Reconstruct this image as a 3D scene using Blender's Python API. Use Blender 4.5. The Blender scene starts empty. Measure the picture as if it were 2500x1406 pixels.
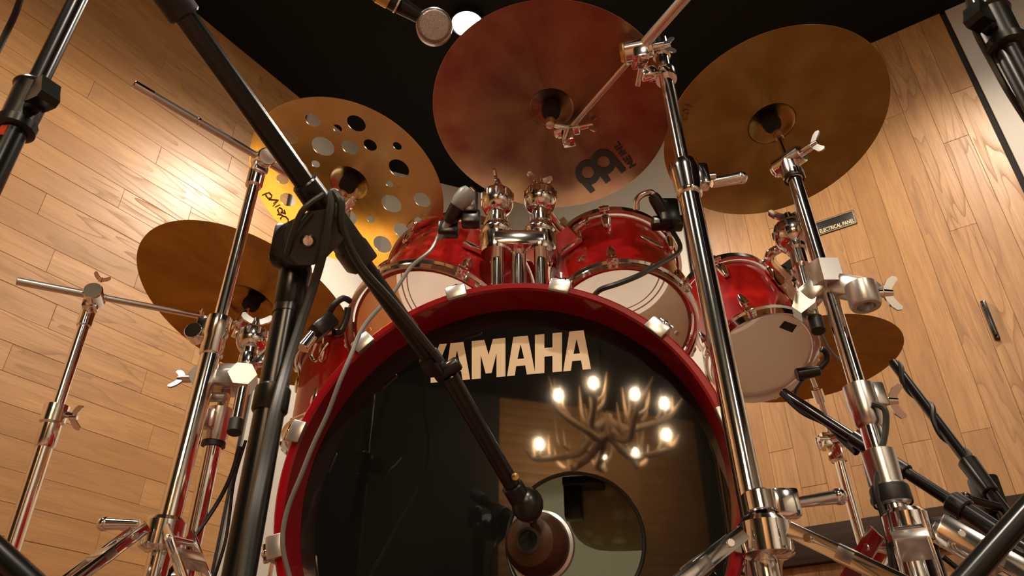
import bpy, bmesh, math, random
from mathutils import Vector as V, Matrix
random.seed(7)
S = bpy.context.scene
COL = S.collection
# ------------------------------------------------------------------ camera, world, exposure
FOC = 1850.0; TH = math.radians(32.7); CT, ST = math.cos(TH), math.sin(TH); CZ = 0.06
cd = bpy.data.cameras.new('camera'); cam = bpy.data.objects.new('camera', cd); COL.objects.link(cam)
cd.sensor_width = 36.0; cd.lens = FOC / 2500 * 36
cam.location = (0, 0, CZ); cam.rotation_euler = (math.pi / 2 + TH, 0, 0)
cd.dof.use_dof = True; cd.dof.focus_distance = 1.2; cd.dof.aperture_fstop = 20
cd.clip_start = 0.02
S.camera = cam
S.view_settings.view_transform = 'Standard'; S.view_settings.look = 'None'
S.view_settings.gamma = 1; S.view_settings.use_curve_mapping = False
S.view_settings.exposure = 0.80
w = bpy.data.worlds.new('world'); S.world = w; w.use_nodes = True
w.node_tree.nodes['Background'].inputs[0].default_value = (1.0, 0.8, 0.6, 1)
w.node_tree.nodes['Background'].inputs[1].default_value = 0.006
S.cycles.max_bounces = 10; S.cycles.transparent_max_bounces = 12
S.cycles.sample_clamp_indirect = 4.0
SPOT_W = 105.0; BULB_E = 1150.0; LIGHT_COL = (1.0, 0.84, 0.67)
WARM = (1.0, 0.73, 0.44)

def at(u, v, d):            # a point of the photograph (2500x1406) at forward distance d, in metres
    dx = (u - 1250) / FOC; dy = (703 - v) / FOC
    return V((dx, CT - dy * ST, ST + dy * CT)) * d + V((0, 0, CZ))
def atY(u, v, Y):
    p = at(u, v, 1.0) - V((0, 0, CZ)); return p * (Y / p.y) + V((0, 0, CZ))
def px(p):                  # where a point falls in the photograph
    q = V(p) - V((0, 0, CZ)); fw = q.y * CT + q.z * ST
    return 1250 + FOC * q.x / fw, 703 - FOC * (q.z * CT - q.y * ST) / fw
def hit(u, v, C, n):        # where the sight line of a pixel meets a plane
    o = V((0, 0, CZ)); d = at(u, v, 1) - o; return o + d * ((C - o).dot(n) / d.dot(n))

# ------------------------------------------------------------------ mesh helpers
def frame(n, hint=(0, 0, 1)):
    n = V(n).normalized(); h = V(hint)
    if abs(n.dot(h.normalized())) > .97: h = V((1, 0, 0)) if abs(n.x) < .9 else V((0, 1, 0))
    x = h.cross(n).normalized(); y = n.cross(x); return x, y, n
class G:
    def __init__(s): s.v = []; s.f = []
    def add(s, vs, fs):
        o = len(s.v); s.v += [V(p) for p in vs]; s.f += [tuple(i + o for i in f) for f in fs]; return s
    def lathe(s, prof, C, ax, n=32, loop=False, hint=(0, 0, 1)):
        C = V(C); x, y, z = frame(ax, hint); vs = []; fs = []; m = len(prof)
        for r, h in prof:
            for i in range(n):
                a = 2 * math.pi * i / n; vs.append(C + x * (r * math.cos(a)) + y * (r * math.sin(a)) + z * h)
        for j in range(m if loop else m - 1):
            k = (j + 1) % m
            for i in range(n):
                i2 = (i + 1) % n; fs.append((j * n + i, j * n + i2, k * n + i2, k * n + i))
        if not loop:
            if prof[0][0] > 1e-6: fs.append(tuple(range(n))[::-1])
            if prof[-1][0] > 1e-6: fs.append(tuple((m - 1) * n + i for i in range(n)))
        return s.add(vs, fs)
    def tube(s, a, b, r, r2=None, n=16):
        a, b = V(a), V(b); L = (b - a).length; r2 = r if r2 is None else r2; c = min(r, r2) * .12
        return s.lathe([(r - c, 0), (r, c), (r2, L - c), (r2 - c, L)], a, b - a, n)
    def pipe(s, a, b, r, t, n=24):
        L = (V(b) - V(a)).length; return s.lathe([(r, 0), (r, L), (r - t, L), (r - t, 0)], a, V(b) - V(a), n, True)
    def path(s, pts, r, n=8, sub=6):
        pts = [V(p) for p in pts]; q = []; rr = []
        R = r if isinstance(r, (list, tuple)) else [r] * len(pts)
        for i in range(len(pts) - 1):
            p0 = pts[max(i - 1, 0)]; p1 = pts[i]; p2 = pts[i + 1]; p3 = pts[min(i + 2, len(pts) - 1)]
            for k in range(sub):
                t = k / sub
                q.append(.5 * ((2 * p1) + (p2 - p0) * t + (2 * p0 - 5 * p1 + 4 * p2 - p3) * t * t + (3 * p1 - p0 - 3 * p2 + p3) * t ** 3))
                rr.append(R[i] * (1 - t) + R[i + 1] * t)
        q.append(pts[-1]); rr.append(R[-1]); x = None; vs = []; fs = []
        for i, p in enumerate(q):
            tg = (q[min(i + 1, len(q) - 1)] - q[max(i - 1, 0)]).normalized()
            x = frame(tg)[0] if x is None else (x - tg * x.dot(tg)).normalized()
            y = tg.cross(x)
            for k in range(n):
                a = 2 * math.pi * k / n; vs.append(p + (x * math.cos(a) + y * math.sin(a)) * rr[i])
        for i in range(len(q) - 1):
            for k in range(n):
                k2 = (k + 1) % n; fs.append((i * n + k, i * n + k2, (i + 1) * n + k2, (i + 1) * n + k))
        fs.append(tuple(range(n))[::-1]); fs.append(tuple((len(q) - 1) * n + k for k in range(n)))
        return s.add(vs, fs)
    def box(s, C, X, Y, Z, a, b, c, bev=.002):       # half sizes a, b, c along X, Y, Z
        C = V(C); X, Y, Z = V(X), V(Y), V(Z); bm = bmesh.new()
        bmesh.ops.create_cube(bm, size=2)
        for vv in bm.verts: vv.co = V((vv.co.x * a, vv.co.y * b, vv.co.z * c))
        if bev: bmesh.ops.bevel(bm, geom=bm.edges[:], offset=min(bev, .45 * min(a, b, c)), segments=2, affect='EDGES', profile=.5)
        bm.verts.index_update()
        s.add([C + X * p.co.x + Y * p.co.y + Z * p.co.z for p in bm.verts], [tuple(p.index for p in f.verts) for f in bm.faces]); bm.free(); return s
    def bar(s, a, b, wd, th, up=(0, 0, 1), bev=.0015):   # flat bar from a to b
        a, b = V(a), V(b); x, y, z = frame(b - a, up); return s.box((a + b) / 2, x, y, z, wd / 2, th / 2, (b - a).length / 2, bev)
    def ball(s, C, r, n=16, sx=1, ax=(0, 0, 1)):
        m = max(6, n // 2); return s.lathe([(r * math.sin(math.pi * i / m) if 0 < i < m else 0, -r * sx * math.cos(math.pi * i / m)) for i in range(m + 1)], C, ax, n)
    def prism(s, poly, C, X, Y, Z, d):
        C, X, Y, Z = V(C), V(X), V(Y), V(Z); n = len(poly)
        vs = [C + X * p[0] + Y * p[1] for p in poly] + [C + X * p[0] + Y * p[1] + Z * d for p in poly]
        return s.add(vs, [tuple(range(n))[::-1], tuple(range(n, 2 * n))] + [(i, (i + 1) % n, n + (i + 1) % n, n + i) for i in range(n)])
    def wing(s, C, ax, side, sz):                     # wing nut: hub and two swept lobes
        C = V(C); ax = V(ax).normalized(); sd = V(side); sd = (sd - ax * sd.dot(ax)).normalized(); t = ax.cross(sd)
        s.tube(C - ax * sz * .25, C + ax * sz * .45, sz * .30, sz * .24, 12)
        for k in (-1, 1):
            P = [C + sd * k * sz * .1, C + sd * k * sz * .6 + ax * sz * .25, C + sd * k * sz * 1.1 + ax * sz * .62]
            x, y, z = sd * k, t, ax
            poly = [(0, -.2), (.45, -.1), (.95, .2), (1.2, .55), (1.15, .85), (.95, .92), (.6, .62), (.3, .42), (0, .38)]
            s.prism([(p[0] * sz, p[1] * sz) for p in poly], C - t * sz * .09, x, ax, t, sz * .18)
        return s
    def clamp(s, C, ax, r, hgt, side, n=24):          # split collar with a lug to the side
        C = V(C); ax = V(ax).normalized(); sd = V(side); sd = (sd - ax * sd.dot(ax)).normalized(); t = ax.cross(sd)
        c = hgt * .1
        s.lathe([(r * .97, -hgt / 2), (r * 1.0, -hgt / 2 + c), (r * 1.0, hgt / 2 - c), (r * .95, hgt / 2)], C, ax, n)
        s.box(C + sd * r * 1.05, sd, t, ax, r * .55, r * .42, hgt * .42, r * .12); return s
def mesh(name, g, m, ang=38):
    me = bpy.data.meshes.new(name); me.from_pydata([tuple(p) for p in g.v], [], g.f)
    bm = bmesh.new(); bm.from_mesh(me); bmesh.ops.recalc_face_normals(bm, faces=bm.faces[:]); bm.to_mesh(me); bm.free()
    for p in me.polygons: p.use_smooth = True
    me.set_sharp_from_angle(angle=math.radians(ang))
    if m: me.materials.append(m)
    return me
ROOT = {}
def tag(o, label, cat, group=None):
    o['label'] = label; o['category'] = cat
    if group: o['group'] = group
    return o
def thing(name, label, cat, loc, group=None, M=None):
    o = bpy.data.objects.new(name, None); o.empty_display_size = .02; COL.objects.link(o)
    if M is not None: o.matrix_world = M; ROOT[o.name] = None
    else: o.location = loc; ROOT[o.name] = V(loc)
    return tag(o, label, cat, group)
def part(name, g, m, parent, label=None, ang=38):
    off = ROOT[parent.name]
    if off is not None: g.v = [p - off for p in g.v]
    o = bpy.data.objects.new(name, mesh(name, g, m, ang)); COL.objects.link(o); o.parent = parent; ROOT[o.name] = off
    if label: o['label'] = label
    return o
def single(name, g, m, label, cat, group=None):
    c = sum(g.v, V()) / len(g.v); g.v = [p - c for p in g.v]
    o = bpy.data.objects.new(name, mesh(name, g, m)); o.location = c; COL.objects.link(o); ROOT[o.name] = c
    return tag(o, label, cat, group)

# ------------------------------------------------------------------ materials
def mat(name, col=(.5, .5, .5), rough=.5, metal=0.0, coat=0.0, emit=None, es=1.0, **kw):
    m = bpy.data.materials.new(name); m.use_nodes = True; b = m.node_tree.nodes['Principled BSDF']
    b.inputs['Base Color'].default_value = (*col, 1); b.inputs['Roughness'].default_value = rough
    b.inputs['Metallic'].default_value = metal; b.inputs['Coat Weight'].default_value = coat; b.inputs['Coat Roughness'].default_value = .04
    if emit: b.inputs['Emission Color'].default_value = (*emit, 1); b.inputs['Emission Strength'].default_value = es
    for k, x in kw.items(): b.inputs[k].default_value = x
    return m
class N:
    def __init__(s, m): s.t = m.node_tree; s.b = s.t.nodes['Principled BSDF']
    def n(s, ty, **kw):
        x = s.t.nodes.new(ty)
        for k, v in kw.items():
            if hasattr(x, k): setattr(x, k, v)
            else: x.inputs[k].default_value = v
        return x
    def l(s, a, b): s.t.links.new(a, b)
    def math(s, op, a, b=None, c=None):
        x = s.t.nodes.new('ShaderNodeMath'); x.operation = op
        for i, q in enumerate((a, b, c)):
            if q is None: continue
            if isinstance(q, (int, float)): x.inputs[i].default_value = q
            else: s.l(q, x.inputs[i])
        return x.outputs[0]
    def noise(s, vec, scale, detail=3, dist=0, rough=.5):
        x = s.n('ShaderNodeTexNoise'); x.inputs['Scale'].default_value = scale; x.inputs['Detail'].default_value = detail
        x.inputs['Distortion'].default_value = dist; x.inputs['Roughness'].default_value = rough
        if vec is not None: s.l(vec, x.inputs['Vector'])
        return x.outputs[0]
    def ramp(s, f, stops):
        x = s.n('ShaderNodeValToRGB'); e = x.color_ramp.elements
        while len(e) < len(stops): e.new(.5)
        for i, (p, c) in enumerate(stops): e[i].position = p; e[i].color = (*c, 1)
        s.l(f, x.inputs[0]); return x.outputs[0]
    def mix(s, f, a, b, mode='MIX'):
        x = s.t.nodes.new('ShaderNodeMix'); x.data_type = 'RGBA'; x.blend_type = mode
        for i, q in ((0, f), (6, a), (7, b)):
            if isinstance(q, (int, float)): x.inputs[i].default_value = q
            elif isinstance(q, tuple): x.inputs[i].default_value = (*q, 1)
            else: s.l(q, x.inputs[i])
        return x.outputs[2]
    def scale(s, vec, sc):
        x = s.n('ShaderNodeMapping'); x.inputs['Scale'].default_value = sc; s.l(vec, x.inputs[0]); return x.outputs[0]
    def bump(s, h, strength, dist=.001):
        x = s.n('ShaderNodeBump'); x.inputs['Strength'].default_value = strength; x.inputs['Distance'].default_value = dist
        s.l(h, x.inputs['Height']); s.l(x.outputs[0], s.b.inputs['Normal'])
def oak(name, tones, rough=.40):
    m = mat(name, rough=rough, **{'Specular IOR Level': .36}); k = N(m); tc = k.n('ShaderNodeTexCoord'); oi = k.n('ShaderNodeObjectInfo')
    off = k.n('ShaderNodeVectorMath', operation='SCALE'); off.inputs[0].default_value = (37, 11, 53); k.l(oi.outputs['Random'], off.inputs['Scale'])
    ad = k.n('ShaderNodeVectorMath', operation='ADD'); k.l(tc.outputs['Object'], ad.inputs[0]); k.l(off.outputs[0], ad.inputs[1])
    v = ad.outputs[0]
    big = k.noise(k.scale(v, (1.3, 1, 11)), 1.0, 2, .4)
    rings = k.math('FRACT', k.math('MULTIPLY', big, 9.0))
    rings = k.math('POWER', rings, 5.0)
    fine = k.noise(k.scale(v, (9, 1, 330)), 1.0, 3)
    blot = k.noise(k.scale(v, (3.2, 1, 30)), 1.0, 6, .6, .65)
    sel = k.math('MULTIPLY', oi.outputs['Random'], 7.31); sel = k.math('FRACT', sel)
    base = k.ramp(oi.outputs['Random'], [(i / (len(tones) - 1), t) for i, t in enumerate(tones)])
    c = k.mix(k.math('MULTIPLY', k.math('POWER', blot, 1.6), 1.25), base, (.215, .105, .036))
    gr = k.math('MULTIPLY', rings, k.math('MULTIPLY_ADD', sel, .75, .10))
    c = k.mix(gr, c, (.20, .105, .05))
    pores = k.math('MULTIPLY', k.math('GREATER_THAN', fine, .55), .36)
    c = k.mix(pores, c, (.22, .12, .055))
    k.l(c, k.b.inputs['Base Color'])
    k.l(k.math('ADD', k.math('MULTIPLY_ADD', gr, .35, rough - .06), k.math('MULTIPLY', fine, .12)), k.b.inputs['Roughness'])
    k.bump(k.math('ADD', fine, rings), .12, .0006)
    return m
OAK = [(.46, .257, .104), (.38, .200, .074), (.51, .293, .124), (.44, .242, .095), (.33, .168, .060), (.48, .267, .108), (.41, .214, .076)]
M_OAK = oak('oak_plank', OAK)
M_LACQ = mat('red_lacquer', (.36, .006, .008), .30, coat=.75, **{'Specular IOR Level': .15})
k = N(M_LACQ); tc = k.n('ShaderNodeTexCoord'); k.l(k.ramp(k.noise(k.scale(tc.outputs['Object'], (14, 14, 3)), 2.2, 4, .6), [(.3, (.25, .003, .005)), (.7, (.50, .012, .012))]), k.b.inputs['Base Color'])
M_HOOPRED = mat('red_hoop_lacquer', (.27, .0025, .007), .25, coat=.7, **{'Specular IOR Level': .2})
M_MAPLE = mat('maple_shell_inside', (.80, .38, .10), .45)
k = N(M_MAPLE); tc = k.n('ShaderNodeTexCoord'); k.l(k.ramp(k.noise(k.scale(tc.outputs['Object'], (5, 5, 40)), 1.5, 4, .5), [(.3, (.95, .46, .08)), (.7, (.98, .60, .16))]), k.b.inputs['Base Color'])
M_CHROME = mat('chrome', (.90, .89, .87), .10, 1.0)
M_BRUSHED = mat('satin_steel', (.72, .70, .67), .26, 1.0)
M_CAST = mat('cast_grey_metal', (.62, .60, .57), .30, .85)
M_BLACK = mat('black_powder_coat', (.0045, .005, .004), .24)
M_PLASTIC = mat('black_plastic', (.0075, .0085, .007), .28)
M_SATIN = mat('grey_black_plastic', (.026, .030, .025), .36)
M_RUBBER = mat('rubber', (.005, .0048, .0045), .5)
M_FELT = mat('black_felt', (.014, .012, .010), .95)
M_HEAD = mat('black_drum_film', (.006, .006, .005), .025, coat=.6, **{'Specular IOR Level': .62})
M_CREAM = mat('cream_print', (.86, .68, .44), .35)
M_WHITEHEAD = None
M_INK = mat('black_ink', (.012, .008, .004), .5)
M_INKSOFT = mat('brown_ink', (.16, .09, .025), .6)
M_GREYCABLE = mat('grey_cable_jacket', (.20, .21, .195), .45)
M_GREYPL = mat('pale_grey_plastic', (.27, .30, .28), .38)
M_FABRIC = mat('grey_fabric', (.44, .42, .38), .95)
k = N(M_FABRIC); tc = k.n('ShaderNodeTexCoord'); wv = k.noise(k.scale(tc.outputs['Object'], (900, 1, 300)), 1.0, 1)
k.l(k.ramp(wv, [(.35, (.385, .37, .335)), (.65, (.49, .47, .425))]), k.b.inputs['Base Color']); k.bump(wv, .15, .0005)
M_BRASS = mat('brass_band', (.75, .52, .16), .3, 1.0)
M_CEIL = mat('black_ceiling_paint', (.0065, .0070, .0058), .9, **{'Specular IOR Level': .15})
M_DARK = mat('dark_joint', (.012, .010, .008), .9)
M_TRIM = mat('dark_walnut_trim', (.02, .009, .005), .7, **{'Specular IOR Level': .2})
k = N(M_TRIM); tc = k.n('ShaderNodeTexCoord'); k.l(k.ramp(k.noise(k.scale(tc.outputs['Object'], (3, 30, 60)), 1.2, 3), [(.3, (.012, .006, .003)), (.7, (.035, .016, .008))]), k.b.inputs['Base Color'])
M_FLOOR = mat('dark_red_brown_floor', (.10, .035, .018), .5)
k = N(M_FLOOR); tc = k.n('ShaderNodeTexCoord'); k.l(k.ramp(k.noise(k.scale(tc.outputs['Object'], (2, 30, 1)), 1.5, 4), [(.3, (.14, .06, .03)), (.7, (.23, .10, .05))]), k.b.inputs['Base Color'])
M_SIGN = mat('black_sign_plate', (.012, .012, .012), .35)
M_GOLD = mat('gold_lettering', (.75, .62, .36), .4)
M_LENS = mat('lamp_lens', (1, 1, 1), .3, emit=(1, .93, .82), es=70)
M_BULB = mat('flame_bulb', (1, .9, .7), .3, emit=WARM, es=BULB_E)
M_ANTLER = mat('antler_bone', (.42, .27, .15), .55)
M_BLUELED = mat('bronze_microphone_body', (.055, .024, .010), .38, .3)
M_FOAM = mat('ochre_pillow', (.7, .6, .3), .9)
k = N(M_FOAM); tc = k.n('ShaderNodeTexCoord'); vo = k.n('ShaderNodeTexVoronoi'); vo.inputs['Scale'].default_value = 38; k.l(tc.outputs['Object'], vo.inputs['Vector'])
k.l(k.ramp(vo.outputs['Distance'], [(.05, (.95, .85, .52)), (.5, (.55, .42, .22))]), k.b.inputs['Base Color'])
M_BLANKET = mat('grey_green_blanket', (.55, .58, .49), .95)
M_MESH = mat('grille_mesh', (.26, .22, .20), .45, .6)
k = N(M_MESH); tc = k.n('ShaderNodeTexCoord'); vo = k.n('ShaderNodeTexVoronoi'); vo.inputs['Scale'].default_value = 1300; k.l(tc.outputs['Object'], vo.inputs['Vector'])
k.l(k.ramp(vo.outputs['Distance'], [(.25, (.02, .018, .016)), (.5, (.42, .36, .33))]), k.b.inputs['Base Color']); k.bump(vo.outputs['Distance'], .5, .0006)
M_RED = mat('red_print', (.5, .04, .01), .5)
M_PALE = mat('pale_label', (.55, .50, .42), .5)
def film(name, dif, fac, gl=.07):      # clear or frosted drum film: see-through, slightly milky, with a sheen
    m = bpy.data.materials.new(name); m.use_nodes = True; t = m.node_tree; t.nodes.clear()
    o = t.nodes.new('ShaderNodeOutputMaterial'); tr = t.nodes.new('ShaderNodeBsdfTransparent')
    d = t.nodes.new('ShaderNodeBsdfTranslucent'); d.inputs[0].default_value = (*dif, 1)
    d2 = t.nodes.new('ShaderNodeBsdfDiffuse'); d2.inputs[0].default_value = (*dif, 1); a = t.nodes.new('ShaderNodeMixShader'); a.inputs[0].default_value = .5
    t.links.new(d.outputs[0], a.inputs[1]); t.links.new(d2.outputs[0], a.inputs[2])
    b = t.nodes.new('ShaderNodeMixShader'); b.inputs[0].default_value = fac; t.links.new(tr.outputs[0], b.inputs[1]); t.links.new(a.outputs[0], b.inputs[2])
    g = t.nodes.new('ShaderNodeBsdfGlossy'); g.inputs['Roughness'].default_value = .06
    c = t.nodes.new('ShaderNodeMixShader'); c.inputs[0].default_value = gl; t.links.new(b.outputs[0], c.inputs[1]); t.links.new(g.outputs[0], c.inputs[2])
    t.links.new(c.outputs[0], o.inputs[0]); return m
M_CLEAR = film('clear_drum_film', (.8, .78, .75), .012, .025)
M_WHITEHEAD = film('white_drum_film', (.90, .87, .82), 1.0, .03)
M_BATTER = film('grey_drum_film', (.80, .86, .76), 1.0, .03)
M_FROST = film('frosted_drum_film', (.95, .86, .78), .55, .04)
def bronze(name, c1, c2, rough, streak=.5, aniso=.55, lathe=1.0, mott=.22, hamm=.9):
    m = mat(name, c1, rough, 1.0); k = N(m); tc = k.n('ShaderNodeTexCoord'); sp = k.n('ShaderNodeSeparateXYZ'); k.l(tc.outputs['Object'], sp.inputs[0])
    x, y = sp.outputs[0], sp.outputs[1]
    r = k.math('SQRT', k.math('ADD', k.math('MULTIPLY', x, x), k.math('MULTIPLY', y, y)))
    ang = k.math('ARCTAN2', y, x); cb = k.n('ShaderNodeCombineXYZ')
    k.l(k.math('MULTIPLY', k.math('COSINE', ang), 1.6), cb.inputs[0]); k.l(k.math('MULTIPLY', k.math('SINE', ang), 1.6), cb.inputs[1]); k.l(k.math('MULTIPLY', r, 3.0), cb.inputs[2])
    st = k.noise(cb.outputs[0], 1.7, 4, .3); pat = k.noise(tc.outputs['Object'], 14, 3, .3)
    f = k.math('ADD', k.math('MULTIPLY', st, streak), k.math('MULTIPLY', pat, 1 - streak))
    k.l(k.ramp(f, [(.36, c1), (.64, c2)]), k.b.inputs['Base Color'])
    k.l(k.math('MULTIPLY_ADD', pat, mott, rough - mott * .45), k.b.inputs['Roughness'])
    k.b.inputs['Anisotropic'].default_value = aniso
    tg = k.n('ShaderNodeTangent'); tg.direction_type = 'RADIAL'; tg.axis = 'Z'; k.l(tg.outputs[0], k.b.inputs['Tangent'])
    gro = k.math('SINE', k.math('MULTIPLY', r, 2600.0)); ham = k.noise(tc.outputs['Object'], 30, 2)
    k.bump(k.math('ADD', k.math('MULTIPLY', gro, .12 * lathe), k.math('MULTIPLY', ham, hamm)), .10, .0012)
    return m
M_CYM_RED = bronze('dark_bronze', (.25, .112, .082), (.38, .24, .125), .34)
M_CYM_GOLD = bronze('golden_bronze', (.27, .168, .045), (.38, .262, .085), .31)
M_CYM_BRIGHT = bronze('bright_brass_bronze', (.60, .48, .24), (.70, .58, .33), .26, .92, mott=.05, hamm=.15)
M_CYM_BROWN = bronze('brown_bronze', (.30, .150, .028), (.42, .24, .055), .27, .8, mott=.08, hamm=.3)

# ------------------------------------------------------------------ the room
Ld = V((.562, .827, 0)).normalized(); Rd = V((Ld.y, -Ld.x, 0)); D0 = 2.174; S1 = 2.618; HZ = 2.66; SR = -3.9; BO = 6.2
def room(s, b, z=0): return Ld * s + Rd * (b - D0) + V((0, 0, z))
def struct(name, g, m, M=None):
    o = bpy.data.objects.new(name, mesh(name, g, m)); COL.objects.link(o); o['kind'] = 'structure'
    if M is not None: o.matrix_world = M
    ROOT[o.name] = None; return o
def wallM(s, b, ang): return Matrix.Translation(room(s, b)) @ Matrix.Rotation(ang, 4, 'Z')
X, Y, Z = V((1, 0, 0)), V((0, 1, 0)), V((0, 0, 1))
aL = math.atan2(Ld.y, Ld.x); aR = math.atan2(Rd.y, Rd.x)
def slab(x0, x1, z0, z1, y0, y1, bev=0): return G().box(((x0 + x1) / 2, (y0 + y1) / 2, (z0 + z1) / 2), X, Y, Z, (x1 - x0) / 2, (y1 - y0) / 2, (z1 - z0) / 2, bev)
g = G(); c = [room(SR - .2, -.2), room(S1 + .3, -.2), room(S1 + .3, BO + .2), room(SR - .2, BO + .2)]
struct('floor', G().add([p - Z * .05 for p in c] + c, [(3, 2, 1, 0), (4, 5, 6, 7), (0, 1, 5, 4), (1, 2, 6, 5), (2, 3, 7, 6), (3, 0, 4, 7)]), M_FLOOR)
struct('ceiling', G().add([p + Z * HZ for p in c] + [p + Z * (HZ + .08) for p in c], [(3, 2, 1, 0), (4, 5, 6, 7), (0, 1, 5, 4), (1, 2, 6, 5), (2, 3, 7, 6), (3, 0, 4, 7)]), M_CEIL)
WL = struct('wall_left', slab(SR, S1, 0, HZ, .014, .08), M_DARK, wallM(0, 0, aL))
WR = struct('wall_right', slab(-.05, BO, 0, HZ, .014, .08), M_DARK, wallM(S1, 0, aR))
WB = struct('wall_rear', slab(0, BO, 0, HZ, .014, .08), M_DARK, Matrix.Translation(room(SR, BO)) @ Matrix.Rotation(aR + math.pi, 4, 'Z'))
WO = struct('wall_opposite', slab(0, S1 - SR, 0, HZ, .0, .08), M_FABRIC, Matrix.Translation(room(S1, BO)) @ Matrix.Rotation(aL + math.pi, 4, 'Z'))
cache = {}
def plank(L, W):
    key = (round(L, 2), round(W, 3))
    if key not in cache:
        g = G(); a, b, c, h = L / 2 - .0003, W / 2 - .0003, .0007, .007
        g.add([(-a, h, -b), (a, h, -b), (a, h, b), (-a, h, b), (-a, -h + c, -b), (a, -h + c, -b), (a, -h + c, b), (-a, -h + c, b), (-a + c, -h, -b + c), (a - c, -h, -b + c), (a - c, -h, b - c), (-a + c, -h, b - c)],
              [(3, 2, 1, 0), (0, 1, 5, 4), (1, 2, 6, 5), (2, 3, 7, 6), (3, 0, 4, 7), (4, 5, 9, 8), (5, 6, 10, 9), (6, 7, 11, 10), (7, 4, 8, 11), (8, 9, 10, 11)])
        cache[key] = mesh('plank', g, M_OAK, 20)
    return cache[key]
def put_plank(wall, L, W, x, z, vertical=False):
    o = bpy.data.objects.new('plank', plank(L, W)); COL.objects.link(o); o.parent = wall
    o.location = (x, .007 + random.uniform(-.0006, .0006), z)
    if vertical: o.rotation_euler = (0, math.pi / 2, 0)
def run(a, b, lens):
    out = []; x = round(a - random.uniform(0, .8), 2)
    while x < b - .02:
        L = random.choice(lens); x0 = max(x, a); x1 = min(x + L, b)
        if b - x1 < .12: x1 = b
        if x1 - x0 > .05: out.append((x0, round(x1 - x0, 2)))
        x += L if x1 < b else 9
    return out
PW = .0815
for i in range(int(HZ / PW) + 1):
    z0 = i * PW; wd = min(PW, HZ - z0)
    if wd < .02: continue
    for x0, L in run(-.25, 1.52, (.62, .84, 1.05, 1.3)): put_plank(WL, L, wd, x0 + L / 2, z0 + wd / 2)
for i in range(14):
    x0 = 1.317 + i * .0845; x1 = min(x0 + .0845, 2.492)
    if x1 - x0 < .01: continue
    for z0, L in run(0, HZ, (.7, .95, 1.2, 1.5)): put_plank(WR, L, x1 - x0, (x0 + x1) / 2, z0 + L / 2, True)
def fabric(wall, x0, x1, z0=0, z1=HZ): 
    o = part('fabric_panel', slab(x0, x1, z0, z1, -.002, .014, .002), M_FABRIC, wall, 'grey fabric acoustic panel'); return o
fabric(WL, 1.540, 2.10); fabric(WR, .38, 1.303); fabric(WR, 2.512, 3.7); fabric(WR, 3.712, 4.9); fabric(WR, 4.912, BO)
# rest of the panelling the photograph does not show: plain plank fields, joined
def field(wall, x0, x1, vertical):
    g = G()
    if vertical:
        x = x0
        while x < x1 - .01: g.box(((x + min(x + .0845, x1)) / 2, .007, HZ / 2), X, Y, Z, (min(x + .0845, x1) - x) / 2 - .0006, .007, HZ / 2, .001); x += .0845
    else:
        z = 0
        while z < HZ - .01: g.box(((x0 + x1) / 2, .007, (z + min(z + PW, HZ)) / 2), X, Y, Z, (x1 - x0) / 2, .007, (min(z + PW, HZ) - z) / 2 - .0006, .001); z += PW
    o = part('plank_field', g, M_OAK, wall); o['kind'] = 'stuff'
field(WL, SR, -.25, False)
field(WB, BO - 4.75, BO - 2.95, False)
part('curtain', slab(BO - 2.93, BO, 0, HZ, -.03, .014), mat('dark_grey_curtain', (.022, .022, .019), .95), WB, 'dark grey curtain covering the wall')
part('curtain', slab(0, BO - 4.77, 0, HZ, -.03, .014), mat('dark_grey_curtain', (.022, .022, .019), .95), WB, 'dark grey curtain covering the wall')
p0, p1 = room(2.075, 0), room(S1, .38); dv = (p1 - p0); ang = math.atan2(dv.y, dv.x)
WC = struct('wall_corner', slab(0, dv.length, 0, HZ, .0, .03), M_FABRIC, Matrix.Translation(p0) @ Matrix.Rotation(ang, 4, 'Z'))
# dark rail across the right wall, near the floor
o = struct('trim_1', slab(1.317, 2.492, .62, .735, -.035, .0, .004), M_TRIM, wallM(S1, 0, aR))
# sign and door pull on the right wall
nR = -Ld
def onwall(b, z, out): return room(S1 - out, b, z)
sg = thing('wall_sign', 'small black engraved sign reading ELECTRICAL PANEL on the right wood wall', 'sign', onwall(1.90, 1.865, 0))
# plate corners on the wall
q = [hit(u, v, onwall(1, 1, .003), nR) for u, v in ((2093, 545), (2091, 509), (1962, 546), (1962, 585))]
zc = (q[0].z + q[1].z) / 2; b1 = (q[0] - room(0, 0)).dot(Rd); b0 = b1 - .170; hh = (q[1].z - q[0].z)
g = G().box(onwall((b0 + b1) / 2, zc, .002), Rd, Z, Ld, (b1 - b0) / 2, hh / 2, .002, .0015); part('plate', g, M_SIGN, sg)
g = G()
for a in ((b0 + .004, zc + hh / 2 - .004, b1 - .004, zc + hh / 2 - .004), (b0 + .004, zc - hh / 2 + .004, b1 - .004, zc - hh / 2 + .004), (b0 + .004, zc - hh / 2 + .004, b0 + .004, zc + hh / 2 - .004), (b1 - .004, zc - hh / 2 + .004, b1 - .004, zc + hh / 2 - .004)):
    g.bar(onwall(a[0], a[1], .0042), onwall(a[2], a[3], .0042), .0009, .0004, Ld, 0)
part('border_line', g, M_GOLD, sg)
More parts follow.
